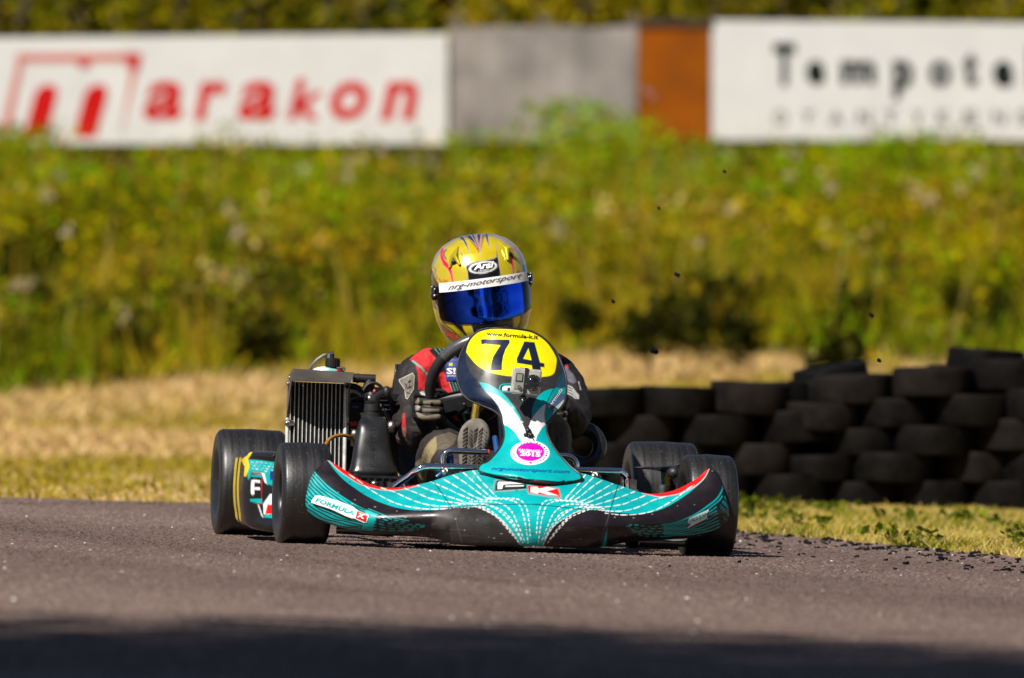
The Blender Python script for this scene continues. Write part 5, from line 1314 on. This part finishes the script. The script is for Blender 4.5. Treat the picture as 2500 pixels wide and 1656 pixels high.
E = [(0, 1), (1, 2), (2, 3), (3, 4), (4, 5), (3, 6), (6, 7), (7, 8), (8, 9), (9, 10), (10, 11), (3, 12), (12, 13), (13, 14), (14, 15), (15, 16), (16, 17), (0, 18), (18, 19), (19, 20), (20, 21), (21, 22), (0, 23), (23, 24), (24, 25), (25, 26), (26, 27)]
me = skin(J, E, 0, 5)
wrinkle(me, .008, 13, 2., (1, 1, .7)); wrinkle(me, .003, 34, 5.)
co, no = arr(me); U, V = elev(co)
SB = np.array([.013, .0105, .0105]); SR = lin((228, 52, 58)) * .75; CY = lin((130, 205, 195)) * .6; KNEE = lin((150, 135, 100)) * .8
p = Paint(U, V, SB)
legs = (V > 1040) & (co[:, 1] < .5)
p.C[legs] = np.array([.028, .022, .020])
torso = co[:, 1] > .0
p.poly(z5([(186,292),(230,250),(320,190),(440,128),(545,118),(548,136),(440,152),(370,208),(260,272),(220,310)]), SR)
p.poly(z5([(222,306),(300,250),(358,206),(432,285),(440,380),(350,440)]), SR)
p.poly(z5([(240,330),(345,445),(345,570),(268,570),(262,420)]), SR); p.line(z5([(216,306),(300,372),(356,440),(352,560)]), 4.2, CY)
p.poly(z5([(430,420),(500,400),(560,520),(585,640),(510,700),(455,600)]), SR); p.poly(z5([(575,812),(610,795),(650,865),(600,840)]), SR)
for k in range(4): p.line(z5([(395 + k * 40, 165 + k * 3), (475 + k * 40, 265)]), 1.8, CY)
for k in range(4): p.line(z5([(540 + k * 26, 470), (600 + k * 26, 650), (640 + k * 30, 780), (690 + k * 28, 900)]), 1.7, CY)
0 and p.poly(z5([(545,325),(575,320),(575,350),(545,352)]), lin((190, 200, 60)) * .8)
# sleeve patch
0 and p.poly(z5([(90,470),(215,412),(228,440),(222,560),(165,650),(150,640),(140,560),(92,490)]), lin((120, 112, 100)) * .8); 0 and p.line(z5([(92,470),(214,415),(224,545),(160,642),(142,560),(92,488)]), 1.4, lin((190, 180, 165)), closed=True)
# cuff and elbow trim
p.poly(zg([(130,500),(160,500),(175,700),(175,820),(125,820),(120,680)]), SR * .6); p.poly(zg([(128,700),(172,700),(168,820),(130,820)]), lin((150, 120, 105)) * .7)
p.poly(zg([(0,760),(90,850),(80,890),(30,935),(0,910)]), lin((20, 90, 80)) * .7); p.line(zg([(5,765),(60,840),(95,860),(40,940)]), 1.2, SR)
# knee panel
p.poly(zg([(585,815),(604,880),(600,990),(520,1120),(480,1240),(350,1260),(380,1130),(420,1000),(480,900)]), KNEE); p.poly(zg([(585,815),(760,755),(880,800),(830,920),(720,1000),(600,990)]), np.array([.09, .075, .055]))
p.poly(zg([(270,1200),(400,1100),(470,1250),(440,1480),(270,1470)]), KNEE * .75)
# right shoulder: red tip and white chevrons
p.poly(zq([(60,80),(145,125),(120,150),(90,150)]), SR); p.poly(zq([(120,200),(190,215),(200,250),(150,240)]), SR * .8)
p.poly(zq([(110,190),(180,240),(250,310),(285,380),(250,400),(200,380),(150,310)]), lin((110, 110, 125)) * .6)
for k in range(4): p.line(zq([(180, 415 + k * 26), (235, 440 + k * 26), (265, 480 + k * 22), (300, 520 + k * 10)]), 1.7, WHT * .7)
p.line(zq([(300,385),(320,460)]), 3, WHT * .6)
set_paint(me, p.C)
body = dpart(link('body', me, SUIT)); bvb = bvh(me)
def dtext(body_, o, rx, ry, m, bold=.0, shear=0., name='lettering', bv_=None, parent=None, off=.0015):
    UV, F = text_uv(body_, o, rx, ry, bold, shear); o_ = decal(name, bv_ or bvb, UV, F, m, None, y0=-.6, y1=1.2, off=off)
    if o_: o_.parent = None; dpart(o_, parent or body)
def patch(P, m, off, name):
    UV, F = tess(P, 5.); o_ = decal(name, bvb, UV, F, m, None, y0=-.6, y1=1.2, off=off)
    if o_: o_.parent = None; dpart(o_, body)
patch(z5([(88,472),(216,410),(232,440),(226,560),(166,656),(148,644),(138,562),(90,494)]), ink('patch_edge', lin((175, 165, 150)) * .8, .7), .0025, 'sleeve_patch'); patch(z5([(97,477),(211,420),(224,443),(218,556),(165,644),(153,636),(145,560),(98,492)]), ink('patch_grey', lin((112, 104, 94)) * .8, .7), .0032, 'patch_field')
patch(z5([(505,290),(575,282),(640,275),(640,480),(560,483),(520,485)]), ink('patch_blue', (.02, .035, .24), .6), .0025, 'chest_patch'); patch(z5([(545,325),(580,320),(580,350),(545,352)]), ink('patch_lime', (.45, .5, .05), .6), .0032, 'patch_mark')
dtext('XZ', z5([(138,578)])[0], (17, -9.5), (0, -18), I_K, .035, off=.0042); dtext('N', z5([(160,622)])[0], (9, -5), (0, -9), I_K, .0, off=.0042)
dtext('S!', z5([(522,425)])[0], (23, 0), (0, -16), I_W, .04, off=.0042); dtext('WORLD', z5([(528,450)])[0], (24, -1), (0, -4.5), I_W, .0, off=.0042)

# ------------------------------------------------------------------ helmet
HC = fp(1173, 703, .585)
HR = Matrix.Translation(HC) @ Matrix.Rotation(R(-9.5), 4, 'Y') @ Matrix.Rotation(R(-1.5), 4, 'Z') @ Matrix.Rotation(R(3.2), 4, 'X')
hp = np.array([(.139, .0, .0, .0), (.137, .030, .035, .03), (.131, .055, .066, .06), (.118, .082, .094, .092), (.098, .103, .117, .115), (.070, .1175, .134, .132), (.035, .1245, .144, .142), (0, .127, .149, .145), (-.035, .1262, .152, .142), (-.07, .122, .156, .134), (-.10, .112, .155, .122), (-.122, .099, .143, .108), (-.137, .082, .118, .09), (-.142, .070, .10, .075)])
def hel(th, zz, off=0.):
    """shell point at angle th (0 = forwards) and height zz"""
    i = np.interp(-zz, -hp[:, 0], np.arange(len(hp))) / (len(hp) - 1)
    q = cr(hp, np.atleast_1d(i))
    rx, ryf, ryb = q[:, 1] + off, q[:, 2] + off, q[:, 3] + off
    s, c_ = np.sin(th), np.cos(th); e = .88
    sx_ = np.sign(s) * np.abs(s) ** e; cx_ = np.sign(c_) * np.abs(c_) ** e
    return np.stack([rx * sx_, -np.where(c_ > 0, ryf, ryb) * cx_, np.broadcast_to(zz, rx.shape)], -1)
def hgrid(th0, th1, z0, z1, nu, nv, off=0., closed=False, zcurve=None):
    P = []
    for t in np.linspace(0, 1, nv):
        th = np.linspace(th0, th1, nu, endpoint=not closed)
        zz = (z0 + (z1 - z0) * t) if zcurve is None else zcurve(th, t)
        P.append(hel(th, np.broadcast_to(zz, th.shape).astype(float), off))
    P = np.array(P); i = np.arange(nu * nv).reshape(nv, nu)
    if closed: i = np.concatenate([i, i[:, :1]], 1)
    F = np.stack([i[:-1, :-1], i[1:, :-1], i[1:, 1:], i[:-1, 1:]], -1).reshape(-1, 4)
    W = P.reshape(-1, 3) @ np.array(HR)[:3, :3].T + np.array(HR)[:3, 3]
    return W, F
zl = lambda th, t: .139 * np.cos(t * math.pi) - .0015 if False else None
NVH = 150
W, F = hgrid(0, 2 * math.pi, 0, 0, 300, NVH, 0, True, lambda th, t: np.full(th.shape, -.0015 + .1405 * math.cos(t * math.pi)))
GOLD = np.array([.54, .42, .004]); HB = np.array([.006, .006, .008]); SIL = lin((190, 185, 180)) * .8; HRD = np.array([.75, .02, .02]); ORG = lin((215, 110, 20)) * .8
U, V = elev(W); p = Paint(U, V, GOLD)
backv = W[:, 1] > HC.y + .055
p.poly(zh([(350,120),(520,40),(830,30),(1000,90),(1150,190),(1250,330),(1290,480),(1240,430),(1140,240),(960,130),(800,70),(600,70),(420,120),(250,230),(150,360),(100,480),(90,440),(160,280)]), lin((200, 180, 165)) * .7)
orange_shade = lin((190, 110, 30)) * .7
p.poly(zh([(470,90),(560,130),(640,220),(700,310),(715,330),(735,250),(760,130),(800,60),(880,90),(830,40),(520,40)]), orange_shade)
for S_ in ([(420,105),(490,90),(540,190),(560,260),(572,318),(535,230),(490,150)], [(510,78),(575,55),(640,150),(668,215),(600,150)], [(585,55),(625,45),(665,165),(672,240),(640,150)], [(665,45),(728,42),(712,160),(694,210),(680,120)], [(772,45),(818,52),(822,140),(848,266),(800,150)]):
    p.poly(zh(S_), lin((20, 34, 48))); p.line(zh(S_), 1.3, SIL, closed=True)
p.line(zh([(655,60),(690,200),(714,318)]), 2.6, SIL); p.line(zh([(645,60),(680,180),(712,310)]), 1.3, HRD * .8); p.line(zh([(735,60),(722,200),(714,318)]), 2.2, SIL)
for S_ in ([(205,235),(245,262),(222,330),(250,410),(310,470),(345,560),(368,715),(345,715),(318,590),(280,520),(225,470),(190,380),(185,300)], [(1118,225),(1150,260),(1164,300),(1150,380),(1158,480),(1166,595),(1152,597),(1140,520),(1118,420),(1125,310)]):
    p.poly(zh(S_), HRD); p.line(zh(S_), 1.6, lin((225, 150, 145)) * .8, closed=True)
p.line(zh([(270,270),(240,300),(235,340),(265,395)]), 3, lin((90, 100, 105)) * .7)
# black brow panel and eye port
p.poly(zh([(440,262),(490,345),(530,425),(600,440),(760,412),(900,385),(932,360),(930,210),(945,330),(975,500),(990,640),(560,700),(545,560),(515,450)]), HB); p.line(zh([(440,262),(490,345),(515,450),(545,560),(557,690)]), 1.5, SIL); p.line(zh([(930,200),(945,330),(972,500),(990,625)]), 1.5, SIL); p.line(zh([(505,400),(535,428),(600,440),(760,412),(900,385),(935,355)]), 1.6, SIL)
p.poly(zh([(-20,400),(95,560),(110,620),(150,700),(200,745),(700,690),(1290,600),(1275,470),(1420,440),(1440,1010),(1245,1125),(1160,1150),(850,1225),(640,1250),(470,1245),(330,1215),(176,1095),(140,1060),(60,1010),(-40,960)]), HB)
p.poly(zh([(590,1240),(850,1215),(1160,1150),(1165,1330),(1000,1500),(640,1450),(610,1330)]), HB)
p.poly(zh([(330,1215),(470,1235),(500,1330),(560,1420),(520,1400),(400,1290)]), HB); p.poly(zh([(1240,1125),(1270,1120),(1270,1200),(1230,1310),(1200,1310),(1245,1200)]), HB); p.poly(zh([(1270,1110),(1400,1000),(1400,1300),(1230,1320)]), lin((95, 95, 40)) * .6)
for c_ in ((580, 1240, 632, 1375), (1150, 1158, 1160, 1310)): p.line(zh([(c_[0], c_[1]), (c_[2], c_[3])]), 1.8, SIL)
p.line(zh([(172,1095),(240,1180),(330,1230),(400,1300),(470,1370),(550,1420)]), 1.6, HB); p.line(zh([(180,1150),(250,1260),(360,1340),(440,1420)]), 2.2, HB, ); p.line(zh([(70,780),(100,930),(170,1090)]), 3, SIL)
p.poly(zh([(190,1240),(230,1260),(320,1340),(400,1380),(390,1440),(300,1400),(220,1330)]), orange_shade * .8)
for P_ in ([(100,500),(130,540),(115,590),(150,640),(135,660)], [(170,655),(200,690),(250,700),(285,680)], [(240,670),(275,690),(262,735)]): p.line(zh(P_), 3.4, ORG)
p.poly(zh([(1200,550),(1240,540),(1230,580),(1200,590)]), ORG * .8)
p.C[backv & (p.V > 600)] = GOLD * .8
# the emblem on the brow: white oval
ang = R(9)
def oval(rx, ry, col):
    c_ = zh([(752, 503)])[0]; th = np.linspace(0, 2 * math.pi, 50, endpoint=False); a, b = rx * np.cos(th), ry * np.sin(th)
    p.poly(np.stack([c_[0] + a * math.cos(ang) + b * math.sin(ang), c_[1] - a * math.sin(ang) + b * math.cos(ang)], -1), col)
oval(35, 14.5, WHT); oval(29.5, 11, HB)
HM = mat('helmet_lacquer', attr='paint', rough=.26, metal=.2, coat=.8, vary=.05, vscale=40)
me = np_mesh('helmet', W, F); set_paint(me, p.C); helmet = dpart(link('helmet', me, HM)); bvh_h = bvh(me)
def htext(*a, **k): dtext(*a, bv_=bvh_h, parent=helmet, **k)
htext('Arai', zh([(628,545)])[0], (48, -7.5), (2, -17), I_W, .04, .12); htext('HELMET', zh([(690,562)])[0], (26, -4), (0, -3.4), I_W, .01)
# visor, strip, mouth vent, brow vents, pivots
VIS = mat('mirror_visor', attr='paint', rough=.06, metal=1., vary=.12, vscale=30, rvary=.5)
W, F = hgrid(-1.18, 1.18, 0, 0, 90, 40, .0035, False, lambda th, t: (.027 - .0035 * np.abs(th)) + (-.079 + .012 * th ** 2 - (.027 - .0035 * np.abs(th))) * t)
me = np_mesh('visor', W, F); th_ = np.tile(np.linspace(-1.18, 1.18, 90), 40); refl_fade = np.clip(np.minimum((th_ + .95) / .75, (.80 - th_) / .06), 0, 1)[:, None]; set_paint(me, np.array([.02, .11, 1.0]) * refl_fade + .006 * (1 - refl_fade)); vz = dpart(link('visor', me, VIS), helmet); s = vz.modifiers.new('t', 'SOLIDIFY'); s.thickness = .002; s.offset = -1  # fade to near-black at the sides paints in the reflection of dark surroundings
W, F = hgrid(-1.02, 1.04, 0, 0, 90, 16, .0048, False, lambda th, t: (.034 - .002 * th ** 2) + (-.024) * t)
me = np_mesh('visor_strip', W, F); vst = dpart(link('visor_strip', me, mat('strip_white', (.78, .77, .75), .4, vary=.05)), helmet); bvs = bvh(me)
dtext('nrg-motorsport', zh([(285,828)])[0], (179.5, -30), (3, -15), I_N, .0, .35, bv_=bvs, parent=vst, off=.0012)
m = MB()
def hp_(th, zz, off=.002): return Vector(hel(np.array([th]), np.array([zz]), off)[0] @ np.array(HR)[:3, :3].T + np.array(HR)[:3, 3])
m.tube([hp_(t, -.094 - .004 * math.cos(t * 3), .004) for t in np.linspace(-.30, .36, 14)], .0055, 8); m.tube([hp_(t, -.108, .003) for t in np.linspace(-.25, .30, 12)], .006, 8); dpart(m.build('mouth_vent', mat('gloss_black', (.008, .008, .009), .12, coat=1.)), helmet)
for th, sgn in ((-.60, -1), (.64, 1)):
    m = MB(); a = hp_(th, .092, .001); P = [hp_(th - .10, .070, .004), hp_(th - .02, .096, .009), hp_(th, .118, .002)]; m.tube(P, [.0035, .007, .001], 8); P = [hp_(th + .16, .074, .004), hp_(th + .04, .096, .009), hp_(th, .118, .002)]; m.tube(P, [.0035, .007, .001], 8); dpart(m.build('brow_vent', mat('vent_gold', (.45, .37, .015), .3, .35, coat=.8)), helmet)
    m = MB(); m.ball(hp_(th + .02, .083, .0035), .009, .005, .006); dpart(m.build('vent_opening', DARKM), helmet)
for th in (-1.33, 1.34):
    m = MB(); q = hp_(th, .006, .001); m.ball(q, .009, .017, .020); dpart(m.build('visor_pivot', mat('gloss_black', (.008,) * 3, .12)), helmet)
    m = MB(); m.ball(hp_(th * .90, .000, .006), .0045); m.ball(hp_(th * .98, .022, .006), .0032); dpart(m.build('pivot_screw', STEEL), helmet)

# ------------------------------------------------------------------ gloves: palm, four fingers and a thumb closed on the rim
def glove():
    J = []; E = []
    def chain(P, start=None):
        last = start
        for q in P:
            J.append((fp(q[0], q[1], q[2]), q[3])); k = len(J) - 1
            if last is not None: E.append((last, k))
            last = k
        return last
    w0 = chain([(1034, 1024, .42, .030), (1030, 1008, .385, .033)])
    pa = chain([(1028, 988, .352, .034)], w0)
    for (kn, v, L) in ((962, 961, 1.05), (980, 980, 1.1), (997, 999, 1.05), (1012, 1016, .92)):
        chain([(1021, kn, .325, .0135), (1024, v, .290, .0112), (1024 + 26 * L, v + 1, .272, .0105), (1024 + 50 * L, v + 2, .276, .0098), (1024 + 58 * L, v + 3, .300, .0085)], pa)
    chain([(1048, 966, .345, .016), (1066, 958, .325, .0125), (1082, 962, .305, .0118), (1093, 968, .298, .0095)], pa)
    return skin(J, E, 0, 3)
me = glove(); co, no = arr(me); U, V = elev(co); GK = np.array([.012, .011, .011]); GG = lin((155, 143, 125)) * .62
p = Paint(U, V, GK)
for P_ in ([(355,215),(400,190),(600,240),(595,282),(560,285),(380,250)], [(640,240),(690,215),(745,245),(758,300),(700,305),(655,290)], [(410,330),(655,318),(640,398),(548,392),(545,350),(512,350),(505,408),(408,398)], [(400,435),(632,440),(622,482),(535,478),(500,492),(398,492)], [(300,455),(350,495),(450,535),(655,505),(648,572),(560,592),(420,605),(330,545)], [(298,350),(345,285),(360,330),(320,440),(300,455)], [(420,180),(520,185),(640,215),(630,245),(560,225)]): p.poly(zg(P_), GG)
p.poly(zg([(370,205),(420,225),(480,245),(580,262),(570,285),(470,275),(380,245)]), WHT * .62)
for k in range(3): p.line(zg([(340 + k * 12, 400 + k * 6), (310 + k * 14, 452 + k * 4)]), 1.3, WHT * .6)
set_paint(me, p.C); GL = mat('glove_fabric', attr='paint', rough=.7, vary=.15, vscale=90, bump=.2, bscale=500, spec=.25)
gv = dpart(link('glove', me, GL)); tagname = gv
co2, _ = arr(me); cx = fp(1205, 955, .27).x
me3 = me.copy(); c3 = co2.copy(); c3[:, 0] = 2 * cx - c3[:, 0]; me3.vertices.foreach_set('co', c3.astype(np.float32).ravel()); me3.flip_normals(); me3.update(); dpart(link('glove', me3, GL))

# ------------------------------------------------------------------ shoes, soles to the front
def shoe(u, v, wl, hl, rot, y, mirror_=False):
    """sole outline stands upright facing forwards; upper runs back to the ankle"""
    out = [(-.30, -1), (.22, -1), (.62, -.80), (.74, -.45), (.82, 0), (.98, .40), (.88, .74), (.50, .97), (.05, 1.0), (-.42, .90), (-.80, .62), (-.94, .2), (-.80, -.25), (-.72, -.6), (-.60, -.88)]
    if mirror_: out = [(-a, b) for a, b in out][::-1]
    O = smooth_path(out, 48, True); cs, sn = math.cos(rot), math.sin(rot)
    def uv(a, b): return (u + (a * wl) * cs + (b * hl) * sn, v - (b * hl) * cs + (a * wl) * sn)
    rings = [(0.0, .0, 0), (.55, 0, -.002), (.90, 0, 0), (1.0, 0, .006), (1.03, 0, .018), (.98, 0, .026), (.93, -.03, .045), (.86, -.10, .075), (.76, -.25, .105), (.62, -.42, .135), (.5, -.55, .16)]
    V = []; F = []
    for (s, db, dy) in rings:
        for a, b in O: q = uv(a * s, b * s + db); V.append(fp(q[0], q[1], y + dy + .010 * max(0, b) ** 2))
    n = len(O)
    for i in range(len(rings) - 1):
        for j in range(n): F.append((i*n+j, i*n+(j+1)%n, (i+1)*n+(j+1)%n, (i+1)*n+j))
    F.append(tuple((len(rings)-1)*n + j for j in range(n)))
    me = bpy.data.meshes.new('shoe'); me.from_pydata([tuple(q) for q in V], [], F); bm = bmesh.new(); bm.from_mesh(me); bmesh.ops.recalc_face_normals(bm, faces=bm.faces[:]); bm.to_mesh(me); bm.free()
    return me, uv
SOLE = mat('shoe_sole', (.145, .13, .108), .8, vary=.3, vscale=50, bump=.2, bscale=300); TREAD = mat('tread_rubber', (.11, .098, .08), .85, vary=.35, vscale=80); UPP = mat('shoe_upper', (.02, .018, .018), .6)
for (u, v, rot, mir) in ((1154, 1096, R(4), False), (1358, 1085, R(-3), True)):
    me, uv = shoe(u, v, 40, 72, rot, -.012 if not mir else .0, mir)
    me.materials.append(SOLE); me.materials.append(UPP)
    for f in me.polygons:
        if f.index // 48 >= 5: f.material_index = 1
    sh = dpart(link('shoe', me, None)); bvx = bvh(me)
    m = MB()
    for r_ in range(13):
        bb = -.86 + r_ * .125
        for cidx, (ca, tilt) in enumerate(((-.52, .12), (-.22, -.10), (.08, .10), (.36, .14), (.60, -.12))):
            a = ca * (1.0 + .12 * bb); hw = .11 if cidx in (0, 3, 4) else .085
            P = [(a - hw, bb - tilt * .5), (a + hw, bb + tilt * .5), (a + hw, bb + tilt * .5 + .055), (a - hw, bb - tilt * .5 + .055)]
            Q = [on_surface(bvx, *uv(x, y_), -.5, .6, .0045) for x, y_ in P]; Q0 = [on_surface(bvx, *uv(x, y_), -.5, .6, -.002) for x, y_ in P]
            if any(x is None for x in Q): continue
            m.add(Q + Q0, [(0,1,2,3), (1,0,4,5), (2,1,5,6), (3,2,6,7), (0,3,7,4)])
    t = m.build('tread', TREAD, smooth=False); dpart(t, sh); t['kind'] = 'stuff'
